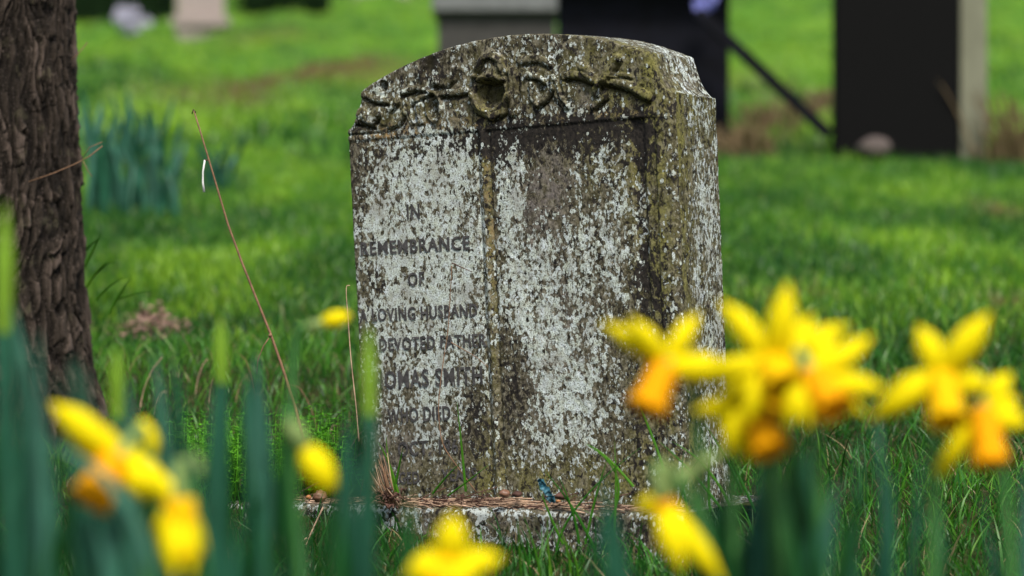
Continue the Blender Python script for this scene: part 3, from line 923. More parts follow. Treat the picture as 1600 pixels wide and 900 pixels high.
# ------------------------------------------------------------------ grass as blades
def blades(n, ylo, yhi, hmin, hmax, wd, nseg, spread, mat, name, ypow=1.0, lean=0.55, keep=None, dryp=0.05, tone_fn=None):
    y = ylo + (yhi - ylo) * rng.random(n) ** ypow
    x = (rng.random(n) * 2 - 1) * (0.2118 * y * spread + 0.25)
    if keep is not None:
        k = keep(x, y); x, y = x[k], y[k]; n = len(x)
    z = gz(x, y)
    clump = fbm(x * 5, y * 5, 0, 3, 71)
    h = (hmin + (hmax - hmin) * rng.random(n) ** 1.6) * (1 + 0.5 * clump)
    th = rng.random(n) * 2 * math.pi
    ln = lean * (0.25 + rng.random(n)) * h
    dx, dy = np.cos(th) * ln, np.sin(th) * ln
    fa = rng.random(n) * math.pi
    wx, wy = np.cos(fa) * 0.7 + 0.3, np.sin(fa) * 0.6
    wl = np.hypot(wx, wy); wx, wy = wx / wl, wy / wl
    wid = wd * (0.6 + 0.8 * rng.random(n))
    vs_ = np.zeros((n, nseg + 1, 2, 3)); along = np.zeros((n, nseg + 1, 2))
    curl = 0.3 + 0.7 * rng.random(n)
    for s_ in range(nseg + 1):
        t = s_ / nseg
        zz = h * (t - 0.30 * curl * t * t * (ln / h + 0.3))
        ww = wid * (1 - t ** 1.7) * 0.5 + 0.00015
        for j, sg in ((0, -1), (1, 1)):
            vs_[:, s_, j, 0] = x + dx * t * t + sg * wx * ww
            vs_[:, s_, j, 1] = y + dy * t * t + sg * wy * ww
            vs_[:, s_, j, 2] = z - 0.004 + zz
            along[:, s_, j] = t
    bi = np.arange(n)[:, None] * (nseg + 1) * 2
    si = np.arange(nseg)[None, :] * 2
    b0 = bi + si
    q_ = np.stack([b0, b0 + 1, b0 + 3, b0 + 2], -1).reshape(-1, 4)
    tone = 0.45 + 0.5 * clump + 0.22 * rng.standard_normal(n)
    if tone_fn is not None: tone = tone + tone_fn(x, y)
    tone = np.clip(tone, 0, 0.92)
    tone = np.where(rng.random(n) < dryp + 0.5 * soil_mask(x, y), 0.98, tone)
    me = fast_quads(name, vs_.reshape(-1, 3), q_, mat)
    vattr(me, 'tone', np.repeat(tone, (nseg + 1) * 2)); vattr(me, 'along', along.ravel())
    o = bpy.data.objects.new(name, me); COL.objects.link(o)
    return o

cosT, sinT = math.cos(TH), math.sin(TH)
def off_stone(x, y):
    # in the frame of the plinth
    dx, dy = x - Pf.x, y - Pf.y
    a = dx * cosT - dy * sinT; b = dx * sinT + dy * cosT
    on_pl = (a > -0.74) & (a < 0.15) & (b > -0.012) & (b < 0.38)
    tr = np.hypot(x - at(-45, 640, TY).x, y - TY) < 0.26
    return ~(on_pl | tr)
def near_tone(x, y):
    # darker tone for the near turf, rising farther back and towards the left
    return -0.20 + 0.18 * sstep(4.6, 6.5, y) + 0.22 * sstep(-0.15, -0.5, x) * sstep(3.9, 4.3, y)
sparse = lambda x, y: rng.random(len(x)) > 0.80 * soil_mask(x, y)
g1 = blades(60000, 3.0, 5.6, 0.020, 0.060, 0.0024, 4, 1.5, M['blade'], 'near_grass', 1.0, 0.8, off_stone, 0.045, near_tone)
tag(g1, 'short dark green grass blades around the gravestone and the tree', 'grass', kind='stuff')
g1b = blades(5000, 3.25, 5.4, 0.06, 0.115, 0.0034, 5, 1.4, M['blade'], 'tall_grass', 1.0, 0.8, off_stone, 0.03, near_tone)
tag(g1b, 'longer loose grass blades arching over the short turf', 'grass', kind='stuff')
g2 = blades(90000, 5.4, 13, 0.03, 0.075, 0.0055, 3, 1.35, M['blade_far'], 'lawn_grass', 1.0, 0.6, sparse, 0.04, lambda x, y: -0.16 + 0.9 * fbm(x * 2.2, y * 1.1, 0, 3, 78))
tag(g2, 'blurred mown green grass behind the gravestone', 'grass', kind='stuff')
g3 = blades(60000, 12.5, 48, 0.05, 0.13, 0.020, 2, 1.3, M['blade_far'], 'hillside_grass', 1.0, 0.6, sparse, 0.06, lambda x, y: 0.10 + 1.5 * fbm(x * 0.9, y * 0.33, 0, 3, 77))
tag(g3, 'bright lime green grass rising up the hillside', 'grass', kind='stuff')

# tuft of grass in front of the plinth and blades by the stone: measured, real blades
def blade_set(name, label, lst, mat, Y, wd=0.0042):
    """lst: (x0,y0,x1,y1,x2,y2) of base, middle, tip in the photograph"""
    root = empty(name, at(lst[0][0], lst[0][1], Y))
    for e in lst:
        p0, p1, p2 = at(e[0], e[1], Y), at(e[2], e[3], Y - 0.01), at(e[4], e[5], Y - 0.03)
        pts = [p0 * (1 - t) ** 2 + p1 * (2 * t * (1 - t)) + p2 * t * t for t in [i / 10 for i in range(11)]]
        m = MB(); m.ribbon(pts, [wd * (1 - (i / 10) ** 2.2) + 0.0003 for i in range(11)], Vector((1, 0.5, 0)), 0.2, 2, 0.0004)
        o = m.build('blade', mat, root); vattr(o.data, 'along', np.full(len(m.v), 0.6)); vattr(o.data, 'tone', np.full(len(m.v), random.uniform(0.3, 0.8)))
    tag(root, label, 'grass tuft', 'single grass tufts near the stone')
blade_set('grass_tuft', 'tuft of long grass blades leaning up at the right corner of the plinth', [(905, 850, 900, 800, 872, 742), (915, 850, 930, 770, 950, 715), (930, 860, 900, 790, 850, 735), (945, 830, 1000, 740, 918, 696), (960, 840, 965, 760, 960, 690), (880, 850, 860, 810, 842, 760), (990, 760, 940, 700, 915, 694), (870, 860, 880, 790, 1000, 700), (1040, 740, 1010, 650, 990, 620)], M['blade'], 3.66)
blade_set('grass_tuft', 'two straight dark green blades standing in front of the lettering', [(728, 768, 722, 700, 714, 628), (700, 775, 735, 750, 765, 725), (676, 772, 700, 740, 722, 722)], M['blade'], 3.86)
blade_set('grass_tuft', 'small green blades at the left foot of the headstone', [(622, 770, 610, 720, 590, 690), (618, 768, 606, 730, 603, 680), (616, 770, 625, 720, 630, 700)], M['blade'], 3.93)
blade_set('grass_tuft', 'arching green blades growing right beside the tree trunk', [(130, 420, 150, 385, 158, 362), (140, 440, 170, 400, 190, 412), (150, 470, 170, 440, 206, 430), (170, 490, 190, 450, 206, 434), (135, 450, 150, 420, 175, 402), (180, 470, 230, 450, 256, 455), (128, 400, 140, 380, 160, 370)], M['blade'], 4.75, 0.006)
blade_set('grass_tuft', 'green blades crossing the base of the right side of the stone', [(1130, 800, 1090, 740, 1030, 690), (1140, 790, 1110, 720, 1050, 690), (1180, 800, 1150, 730, 1128, 690), (1110, 800, 1105, 740, 1112, 680), (1160, 770, 1140, 720, 1100, 660), (1075, 800, 1060, 740, 1070, 700), (1060, 790, 1080, 720, 1100, 712)], M['blade'], 3.62)
tl = []
for i in range(16):
    x = 640 + i * 19 + random.uniform(-6, 6)
    tl.append((x, 905, x + random.uniform(-12, 12), 865, x + random.uniform(-30, 30), random.uniform(806, 850)))
blade_set('grass_tuft', 'row of fresh green grass blades in front of the plinth face', tl, M['blade'], 3.50, 0.0036)

# ------------------------------------------------------------------ dry litter on the plinth
def litter():
    m1 = MB(); m2 = MB()
    up = np.array([0, 0, 1.0])
    def P(a, b, z): return Vector(np.array(Pf) + Ud * a + Wv * b + up * z)
    for i in range(560):
        a = random.uniform(-0.66, 0.12); b = random.uniform(0.003, 0.075)
        if random.random() < 0.5: a = random.gauss(-0.30, 0.10)
        hgt = 0.0005 + 0.0075 * random.random() ** 2 * math.exp(-((a + 0.28) / 0.17) ** 2) + 0.004 * random.random()
        hgt *= min(1.0, b / 0.02 + 0.25)
        ln = random.uniform(0.018, 0.075) if i % 4 else random.uniform(0.004, 0.014)
        an = random.gauss(0.0, 0.38) if i % 5 else random.gauss(0, 1.2)
        if b + math.sin(an) * ln < -0.012: an = abs(an)
        d = (Ud * math.cos(an) + Wv * math.sin(an)) * ln + up * (random.gauss(0, 0.0035) if i % 6 else abs(random.gauss(0, .014)))
        p0 = P(a, b, hgt); p1 = p0 + Vector(d)
        mid = p0.lerp(p1, 0.5) + Vector((0, 0, random.uniform(0, 0.003)))
        (m1 if i % 2 else m2).tube([p0, mid, p1], random.uniform(0.0004, 0.0010), 4)
    o = m1.build('straw_litter', M['straw'], None); tag(o, 'pale dry straw and stalk litter heaped along the plinth top', 'litter', kind='stuff')
    o = m2.build('stalk_litter', M['straw_dark'], None); tag(o, 'red-brown broken stalks mixed into the litter on the plinth', 'litter', kind='stuff')
litter()

def tube_px(name, pts, Y, r_, mat, label, cat, group=None, seg=6, dy=None):
    P_ = [at(x, y, Y + (dy[i] if dy else 0)) for i, (x, y) in enumerate(pts)]
    dense = []
    for i in range(len(P_) - 1):
        for k in range(4): dense.append(P_[i].lerp(P_[i + 1], k / 4))
    dense.append(P_[-1])
    # smooth
    for _ in range(2):
        dense = [dense[0]] + [(dense[i - 1] + dense[i] * 2 + dense[i + 1]) / 4 for i in range(1, len(dense) - 1)] + [dense[-1]]
    n = len(dense)
    m = MB(); m.tube(dense, [r_ * (1.25 - 0.6 * i / n) for i in range(n)], seg)
    o = m.build(name, mat, None); tag(o, label, cat, group)
    return o

# the tall dead stalk with its hanging fluff
def stalk():
    Y = 4.02
    base = at(478, 705, Y); root = empty('dead_stalk', base)
    m = MB()
    pts = [(478, 705), (462, 640), (445, 585), (424, 525), (400, 465), (378, 410), (356, 350), (333, 272), (316, 215), (303, 173)]
    P_ = [at(x, y, Y) for x, y in pts]
    m.tube(P_, [0.0028, 0.0027, 0.0026, 0.0023, 0.0021, 0.0020, 0.0018, 0.0016, 0.0014, 0.0013], 8)
    m.tube([at(421, 522, Y), at(424, 526, Y)], [0.0042, 0.0030], 8)
    m.build('stalk', M['dry'], root)
    m = MB(); m.tube([at(423, 524, Y), at(412, 540, Y), at(403, 562, Y), at(401, 585, Y)], 0.0010, 5); m.build('side_twig', M['dry'], root)
    m = MB(); m.tube([at(326, 250, Y), at(320, 250, Y)], 0.0012, 5); m.tube([at(300, 178, Y), at(302, 171, Y), at(306, 176, Y)], 0.0012, 5); m.build('bud_scar', M['straw_dark'], root)
    tag(root, 'tall thin reddish dead stalk leaning left between the tree and the stone', 'dead stalk')
    m = MB(); m.tube([at(320, 250, Y), at(317, 268, Y), at(317, 285, Y), at(319, 300, Y)], [0.0016, 0.0016, 0.0018, 0.0022], 6)
    o = m.build('plant_fluff', M['white_fluff'], None); tag(o, 'thin white fluffy thread hanging from the tall dead stalk', 'fluff')
stalk()
# fine dry stems round the stone
tube_px('dry_weed', [(561, 690), (557, 640), (548, 560), (544, 500), (541, 462), (541, 446), (547, 446)], 3.98, 0.0009, M['straw'], 'thin pale dry stem with hooked tip standing at the left edge of the stone', 'dry weed', 'dry stems by the stone')
tube_px('dry_weed', [(745, 770), (715, 730), (690, 695), (684, 640), (690, 580), (700, 520), (703, 470), (706, 415)], 3.86, 0.0008, M['dry'], 'long fine brown stem climbing in front of the lettering', 'dry weed', 'dry stems by the stone')
tube_px('dry_weed', [(706, 411), (722, 418), (738, 425)], 3.87, 0.0008, M['straw_dark'], 'short dark broken stem end lying across the upper lettering', 'dry weed', 'dry stems by the stone')
tube_px('dry_weed', [(705, 535), (722, 545), (745, 558), (764, 575)], 3.86, 0.0007, M['dry'], 'fine brown side stem crossing the middle of the lettering', 'dry weed', 'dry stems by the stone')
tube_px('dry_weed', [(505, 792), (480, 845), (470, 880), (460, 905)], 3.80, 0.0011, M['straw'], 'long straw stem hanging down the left part of the plinth face', 'dry weed', 'dry stems by the stone')
tube_px('dry_weed', [(480, 840), (455, 858), (440, 866)], 3.79, 0.0009, M['straw'], 'short straw stem branching off on the left part of the plinth face', 'dry weed', 'dry stems by the stone')
tube_px('dry_weed', [(390, 897), (410, 885), (421, 878)], 3.70, 0.0018, M['straw'], 'thick pale straw piece lying at the bottom left of the plinth', 'dry weed', 'dry stems by the stone')
for i in range(14):
    x0 = random.uniform(180, 560); y0_ = random.uniform(560, 720); Y = random.uniform(4.15, 4.9)
    y0_ = 450 + (0.44 - gz1((x0 - 800) / F * Y, Y)) / Y * F
    pts = [(x0, y0_ + 4)]
    h = random.uniform(30, 90); lx = random.uniform(-34, 34)
    pts += [(x0 + lx * .3, y0_ - h * .5), (x0 + lx, y0_ - h), (x0 + lx * 1.6, y0_ - h * random.uniform(.95, 1.25))]
    o = tube_px('dry_weed', pts, Y, 0.0010, M['straw'] if i % 3 else M['dry'], 'pale dry grass stem bent over in the rough turf left of the stone', 'dry weed', 'bent dry stems in the rough turf')

# dead tuft at the left foot of the stone
def dead_tuft():
    root = empty('dead_tuft', at(606, 790, 3.90))
    for i in range(26):
        x = 606 + random.gauss(0, 7)
        p0 = at(x + 6, 790 + random.uniform(-6, 4), 3.9); p2 = at(x - random.uniform(4, 26), random.uniform(705, 765), 3.89 + random.uniform(-.01, .01))
        m = MB(); m.tube([p0, p0.lerp(p2, .5) + Vector((random.uniform(-.002, .002), 0, 0)), p2], [0.0014, 0.0012, 0.0005], 4)
        m.build('stub', M['dry'] if i % 3 else M['straw'], root)
    m = MB()
    for i in range(60):
        c = at(606 + random.gauss(0, 14), 778 + random.gauss(0, 7), 3.895 + random.uniform(-.012, .012))
        d = Vector((random.uniform(-1, 1), random.uniform(-1, 1), random.uniform(-.6, 1))).normalized() * 0.011
        m.tube([c, c + d * .5 + Vector((0, 0, .002)), c + d], [0.0016, 0.002, 0.0008], 5)
    m.build('root_ball', M['straw_dark'], root)
    tag(root, 'brown dead plant stump with frayed stubs at the left foot of the stone', 'dead plant')
dead_tuft()

# little round things in the litter
def blob(px, py, Y, r_, mat, name, label, cat, squash=0.8, spiral=False, group=None):
    c = at(px, py, Y); vs_, fs_ = [], []
    nu, nv = 20, 12
    for j in range(nv + 1):
        ph = math.pi * j / nv
        for i in range(nu):
            a = 2 * math.pi * i / nu
            k = r_ * (1 + 0.10 * math.sin(3 * a + ph * 2) + (0.10 * math.sin(9 * ph + a) if spiral else 0))
            vs_.append(c + Vector((k * math.sin(ph) * math.cos(a), k * math.sin(ph) * math.sin(a), k * squash * math.cos(ph))))
    for j in range(nv):
        for i in range(nu):
            i2 = (i + 1) % nu
            fs_.append((j * nu + i, (j + 1) * nu + i, (j + 1) * nu + i2, j * nu + i2))
    o = mesh_obj(name, vs_, fs_, mat); tag(o, label, cat, group); return o
blob(500, 776, 3.95, 0.0115, M['shell'], 'snail_shell', 'brown ribbed snail shell on the left end of the plinth', 'snail shell', 0.85, True)
blob(482, 777, 3.94, 0.0045, M['orange_husk'], 'seed_husk', 'small orange husk beside the brown snail shell', 'husk')
blob(788, 771, 3.80, 0.0085, M['shell'], 'nut_shell', 'dark round nut shell in the middle of the plinth litter', 'nut shell', 0.7)
blob(808, 772, 3.80, 0.0080, M['straw_dark'], 'nut_shell', 'darkest nut shell half left of the blue plastic scrap', 'nut shell', 0.6)
blob(878, 775, 3.76, 0.0120, M['straw_dark'], 'nut_shell', 'flat dark nut shell right of the blue plastic scrap', 'nut shell', 0.45)
blob(872, 783, 3.73, 0.0040, M['orange_husk'], 'seed_husk', 'tan husk fragment just right of the blue plastic scrap', 'husk', 0.5)

# blue crumpled scrap
def scrap():
    Y = 3.735; m = MB()
    cen = [(843, 747), (847, 757), (855, 768), (862, 780), (868, 786)]
    wd = [0.006, 0.013, 0.012, 0.010, 0.005]
    pts = [at(x, y, Y + 0.006 * math.sin(i * 2)) for i, (x, y) in enumerate(cen)]
    dn = [];  wn = []
    for i in range(len(pts) - 1):
        for k in range(5):
            dn.append(pts[i].lerp(pts[i + 1], k / 5) + Vector((random.uniform(-1, 1), random.uniform(-1, 1), random.uniform(-1, 1))) * 0.0014)
            wn.append((wd[i] * (1 - k / 5) + wd[i + 1] * k / 5) * random.uniform(.8, 1.2))
    sides = [Vector((1, random.uniform(-1, 1), random.uniform(-.3, .3))) for _ in dn]
    m.ribbon(dn, wn, sides, 0.35, 4, 0.0006)
    o = m.build('plastic_scrap', M['blue'], None, smooth=False); tag(o, 'small crumpled blue plastic scrap at the foot of the stone', 'plastic scrap')
scrap()

# dead leaves
def dead_leaf(px, py, Y, ln, ang, label, mat='deadleaf'):
    c = at(px, py, Y)
    zg = gz1(c.x, c.y)
    n = 9; m = MB(); pts = []; d = Vector((math.cos(ang), math.sin(ang) * .8, 0.12 * math.sin(ang * 3)))
    for i in range(n + 1):
        t = i / n - .5
        pts.append(c + d * (t * ln) + Vector((0, 0, 0.25 * ln * (0.25 - t * t) * (1 if ang > 1 else -1) + 0.01)))
    wd = [ln * 0.52 * math.sin(math.pi * min(1, i / n * .94 + .03)) ** .8 + .0006 for i in range(n + 1)]
    m.ribbon(pts, wd, Vector((-math.sin(ang), math.cos(ang), 0.5 + .3 * math.sin(ang * 5))), 0.35, 6, 0.0005)
    o = m.build('dead_leaf', M[mat], None); tag(o, label, 'dead leaf', 'dead leaves in the grass')
    return o
for (px, py, ln, an, lab) in ((1382, 722, .040, .2, 'brown curled dead leaf in the grass between the two right flower groups'),
                              (1408, 726, .018, 1.6, 'small pale brown leaf scrap beside the curled leaf on the right'),
                              (1440, 655, .030, 2.5, 'brown dead leaf just below the left petals of the right-hand flowers'),
                              (1392, 668, .026, 0.9, 'reddish leaf scrap left of the far right flowers'),
                              (1508, 768, .020, 2.0, 'pinkish curled leaf low in the grass at the right'),
                              (1572, 764, .036, 1.2, 'dark brown dead leaf at the right edge of the photo'),
                              (1445, 800, .020, .5, 'tan leaf scrap low between the right-hand leaves'),
                              (1310, 648, .020, .4, 'reddish leaf scrap under the orange trumpet in the middle right group'),
                              (1576, 845, .035, .7, 'pinkish brown leaf in the bottom right corner')):
    Y = 4.6
    for _ in range(30):
        x = (px - 800) / F * Y
        Y = (0.44 - gz1(x, Y) - 0.025) / ((py - 450) / F)
        Y = min(max(Y, 3.3), 6.0)
    dead_leaf(px, py, Y, ln, an, lab)

# brown leafy heap beyond the tree
def heap():
    m = MB()
    for i in range(420):
        x = random.gauss(0, 1); px = 238 + 34 * x; Y = 5.75 + random.gauss(0, .12)
        bx = (px - 800) / F * Y
        z = gz1(bx, Y) + 0.055 * math.exp(-(x * .8) ** 2) * random.random() + 0.01
        c = Vector((bx, Y, z)); a = random.uniform(0, 6.28); l_ = random.uniform(.008, .022)
        d = Vector((math.cos(a), math.sin(a), random.uniform(-.4, .4))) * l_
        m.ribbon([c, c + d * .5 + Vector((0, 0, .002)), c + d], [.002, l_ * .55, .002], Vector((-math.sin(a), math.cos(a), random.uniform(-1, 1))), .2, 2, .0004)
    o = m.build('leaf_heap', M['pinkleaf'], None); tag(o, 'low heap of pinkish brown dead leaves right of the tree trunk', 'leaf heap', kind='stuff')
M['pinkleaf'] = mat_plain('pale_dead_leaf', (0.27, 0.165, 0.125), 0.8, 0.5, 60, 0.2)
heap()

# bright low weeds left of the plinth
def weeds():
    vs_, fs_ = [], []
    m = MB()
    for i in range(330):
        px = random.choice([random.gauss(380, 30), random.gauss(455, 34), random.gauss(330, 40), random.gauss(500, 26)])
        Y = random.uniform(4.06, 4.32)
        bx = (px - 800) / F * Y; z0 = gz1(bx, Y)
        hgt = random.uniform(.05, .135); lean_ = Vector((random.uniform(-.02, .02), random.uniform(-.02, .01), 0))
        b = Vector((bx, Y, z0)); t_ = b + lean_ + Vector((0, 0, hgt))
        m.tube([b, b.lerp(t_, .5) + lean_ * .3, t_], [.0008, .0007, .0005], 4)
        for k in range(5):
            c = b.lerp(t_, 0.35 + 0.65 * k / 4)
            for j in range(5):
                a = j * 1.257 + k; l_ = random.uniform(.005, .011)
                d = Vector((math.cos(a), math.sin(a), random.uniform(-.1, .5))) * l_
                m.ribbon([c, c + d * .5, c + d], [.0010, .0040, .0008], Vector((-math.sin(a), math.cos(a), .1)), .1, 2, .0003)
    o = m.build('low_weeds', M['weed'], None); tag(o, 'bright green low leafy weeds left of the plinth', 'weeds', kind='stuff')
weeds()

# ------------------------------------------------------------------ daffodils
def along_attr(o, P0_, P1_):
    pass

def leaf_part(root, tip, Y, base_x=None, wpx=40, mat='daff_leaf', bend=0.0, dyt=0.0, seg=18, twist=0.6, mid=None):
    tipw = at(tip[0], tip[1], Y + dyt)
    bx = base_x if base_x is not None else tip[0]
    b = Vector(((bx - 800) / F * Y, Y, 0)); b.z = gz1(b.x, b.y) - 0.01
    if mid is None:
        m1 = b.lerp(tipw, .35) + Vector((bend * .4, 0, .0)); m2 = b.lerp(tipw, .72) + Vector((bend, 0, 0))
    else:
        mm = at(mid[0], mid[1], Y + dyt * .5); m1 = b.lerp(mm, .7); m2 = mm
    pts = bez(b, m1, m2, tipw, seg)
    wm = 0.80 * wpx / F * Y
    wd = []
    for i in range(seg + 1):
        t = i / seg
        wd.append(wm * (0.62 + 0.38 * min(1, t * 2.2)) * (max(0, 1 - ((t - .70) / .30) ** 1.7) if t > .70 else 1) + .0008)
    a0 = random.uniform(-.9, .9)
    sides = [Vector((math.cos(a0 + twist * i / seg), math.sin(a0 + twist * i / seg), 0)) for i in range(seg + 1)]
    m = MB(); m.ribbon(pts, wd, sides, 0.16, 4, 0.0014)
    o = m.build('leaf', M[mat], root)
    nx = 5; al = np.repeat(np.linspace(0, 1, seg + 1), nx); vattr(o.data, 'along', np.concatenate([al, al]))
    return o

def petal_mesh(b, tip, wpx, Y, roll, cup=0.25, sag=0.0):
    tip = b + (tip - b) * 1.14
    d = tip - b; L_ = d.length; t = d.normalized()
    view = Vector((0, -1, 0))
    s0 = t.cross(view); s0 = s0.normalized() if s0.length > .05 else Vector((1, 0, 0))
    n0 = s0.cross(t).normalized()
    side = s0 * math.cos(roll) + n0 * math.sin(roll)
    m = MB(); seg = 14
    pts = []; wd = []; wm = random.uniform(.82, 1.0) * wpx / F * Y
    for i in range(seg + 1):
        q_ = i / seg
        pts.append(b + d * q_ + n0 * (0.12 * L_ * math.sin(math.pi * q_)) + Vector((0, 0, -sag * L_ * q_ * q_)))
        wd.append(wm * (0.42 + 0.58 * math.sin(math.pi * min(1, q_ * .86 + .08)) ** .9) * (max(0, 1 - ((q_ - .60) / .40) ** 1.9) if q_ > .60 else 1) + .001)
    m.ribbon(pts, wd, side, cup, 6, 0.0007)
    return m

def trumpet_mesh(b, mouth, r0, r1, flare=1.14):
    ax = (mouth - b); L_ = ax.length; t = ax.normalized()
    a = t.cross(Vector((0.2, -1, 0.1))).normalized(); c = t.cross(a)
    seg, n = 48, 12; vs_ = []
    for layer in (0, 1):
        for i in range(n + 1):
            q_ = i / n
            rr = 0.86 * (r0 + (r1 - r0) * q_ ** .8)
            if q_ > .8: rr *= 1 + (flare - 1) * ((q_ - .8) / .2) ** 1.5
            for k in range(seg):
                an = 2 * math.pi * k / seg
                fr = 1 + (0.10 * math.sin(an * 9) * max(0, (q_ - .6) / .4)) + .02 * math.sin(an * 6)
                zz = q_ + (0.05 * math.sin(an * 11) * max(0, (q_ - .8) / .2))
                vs_.append(b + t * (L_ * zz) + (a * math.cos(an) + c * math.sin(an)) * (rr * fr - layer * .0009))
    fs_ = []; N = (n + 1) * seg
    for i in range(n):
        for k in range(seg):
            k2 = (k + 1) % seg
            p = (i * seg + k, i * seg + k2, (i + 1) * seg + k2, (i + 1) * seg + k)
            fs_.append(p); fs_.append(tuple(x + N for x in p[::-1]))
    for k in range(seg):
        k2 = (k + 1) % seg; o_ = n * seg
        fs_.append((o_ + k, o_ + k2, o_ + k2 + N, o_ + k + N))
    fs_.append(tuple(range(seg))[::-1])
    m = MB(); m.add(vs_, fs_)
    # stamens and style inside
    for j in range(6):
        an = j * math.pi / 3; p = b + (a * math.cos(an) + c * math.sin(an)) * r0 * .3
        m.tube([p, p + t * L_ * .6], .0010, 4)
    m.tube([b, b + t * L_ * .8], .0012, 5)
    return m

def flower(root, cen, Y, petals, mouth, back=None, r0=.009, r1=.014, tmat='trumpet', pale=None, hidden=True):
    """cen: centre of the flower; petals: (tip x, tip y, width, depth offset, roll); mouth: (x, y, depth offset) of the trumpet's rim"""
    c = at(cen[0], cen[1], Y)
    fl_m = MB()
    mo = at(mouth[0], mouth[1], Y + mouth[2])
    t = (mo - c).normalized()
    bk = c - t * 0.024
    fl_m.tube([c + t * .004, c - t * .010, c - t * .018, bk], [.0075, .0055, .0048, .0042], 10)
    f = fl_m.build('flower', M['spathe'], root)
    for (x, y, wpx, dy, roll) in petals:
        m = petal_mesh(c, at(x, y, Y + dy), wpx, Y, roll)
        o = m.build('petal', M['petal'], f); vattr(o.data, 'along', np.zeros(len(m.v)))
    m = trumpet_mesh(c, mo, r0, r1)
    o = m.build('trumpet', M[tmat], f); vattr(o.data, 'along', np.zeros(len(m.v)))
    # stem: out of the back of the flower, over a hook and down to the bulb
    bx = (back if back is not None else cen[0] + 10)
    g = Vector(((bx - 800) / F * Y, Y + .03, 0)); g.z = gz1(g.x, g.y) - .01
    hook = bk - t * .012 + Vector((0, .010, .004))
    pts = bez(bk, hook, Vector((g.x, g.y, bk.z - .02)), g + Vector((0, 0, .1)), 18) + [g]
    m = MB(); m.tube(pts, [.0032] * 4 + [.0042] * (len(pts) - 4), 8); m.build('stem', M['stem'], root)
    m = MB(); m.tube([pts[1], pts[4], pts[6]], [.0045, .0060, .0035], 8); m.build('spathe', M['spathe'], root)
    return f

def plant(px, Y, label, leaves=(), cat='daffodil', group=None):
    b = Vector(((px - 800) / F * Y, Y, 0)); b.z = gz1(b.x, b.y)
    r = empty('daffodil', b); tag(r, label, cat, group)
    for lf in leaves: leaf_part(r, **lf)
    return r

def LF(x, y, Y, w=40, mat='daff_leaf', bx=None, bend=0., dyt=0., tw=.6, mid=None):
    return dict(tip=(x, y), Y=Y, wpx=w, mat=mat, base_x=bx, bend=bend, dyt=dyt, twist=tw, mid=mid)

# --- right-hand flowers
r = plant(1075, 1.92, 'yellow daffodil with orange trumpet hanging in front of the stone right edge', [LF(1090, 742, 1.98, 44, bx=1130, mat='daff_leaf_green')])
flower(r, (1040, 572), 1.92, [(952, 512, 34, .012, .5), (990, 505, 42, -.008, .3), (1086, 500, 38, .01, -.4), (1135, 572, 44, -.004, .2), (1120, 590, 34, .02, .6)], (1010, 640, -.012), back=1110, r0=.013, r1=.0165)
r = plant(1225, 1.88, 'tallest yellow daffodil of the middle right group, petals like a star', [LF(1240, 660, 1.95, 52, bx=1270, mat='daff_leaf_green'), LF(1190, 760, 1.95, 46, bx=1180)])
flower(r, (1205, 570), 1.88, [(1135, 482, 46, .012, .3), (1228, 456, 48, -.01, .2), (1312, 515, 40, .012, -.3), (1110, 585, 44, .01, .3), (1290, 590, 48, .0, .2), (1170, 650, 46, -.01, .1), (1165, 520, 36, .02, -.3), (1262, 500, 34, .016, .4), (1250, 640, 34, -.012, .3), (1135, 615, 32, .01, .2)], (1228, 612, -.030), back=1235, r0=.014, r1=.018, tmat='trumpet_y')
r = plant(1300, 1.86, 'yellow daffodil facing right in the middle right group, its petals spread to the right', [LF(1340, 690, 1.95, 58, bx=1330, mat='daff_leaf'), LF(1395, 735, 2.05, 34, bx=1345)])
flower(r, (1270, 585), 1.86, [(1352, 532, 42, .01, .2), (1372, 605, 40, .012, .4), (1330, 560, 38, .02, .1), (1235, 655, 50, -.01, .2), (1300, 520, 34, .02, -.3), (1342, 640, 32, .006, .3), (1262, 660, 32, -.012, .1)], (1305, 640, -.022), back=1300, r0=.013, r1=.0165)
r = plant(1215, 1.90, 'lowest yellow daffodil of the middle right group nodding down over the leaves', [LF(1150, 780, 1.96, 54, bx=1170, mat='daff_leaf_green'), LF(1262, 700, 2.0, 50, bx=1250)])
flower(r, (1178, 632), 1.90, [(1094, 642, 40, .006, .3), (1140, 700, 50, -.004, .2), (1180, 700, 46, .01, .1), (1240, 640, 44, .01, .2), (1120, 668, 34, .01, .2), (1160, 712, 34, .004, -.2), (1225, 690, 32, .006, .3)], (1206, 706, -.018), back=1225, r0=.013, r1=.0175)
r = plant(1490, 1.90, 'yellow daffodil with upright petals at the far right, on the left of its pair', [LF(1440, 705, 2.1, 26, bx=1400, mat='daff_leaf'), LF(1372, 640, 2.05, 30, bx=1420, mat='daff_leaf_pale')])
flower(r, (1470, 590), 1.90, [(1438, 518, 46, .008, .2), (1538, 500, 48, -.006, -.2), (1370, 650, 48, .01, .3), (1395, 610, 40, .015, .1), (1540, 600, 40, .015, .2)], (1482, 660, -.022), back=1470, r0=.013, r1=.0165, tmat='trumpet_y')
r = plant(1560, 1.92, 'yellow daffodil with orange trumpet hanging low at the far right edge', [LF(1600, 730, 2.0, 40, bx=1640, mat='daff_leaf_pale'), LF(1470, 790, 2.1, 44, bx=1500)])
flower(r, (1535, 640), 1.92, [(1465, 745, 44, .012, .5), (1600, 660, 44, .006, .3), (1575, 590, 44, .012, -.2), (1495, 690, 38, .01, .2), (1585, 625, 34, .01, .2)], (1548, 726, -.016), back=1600, r0=.012, r1=.0155)
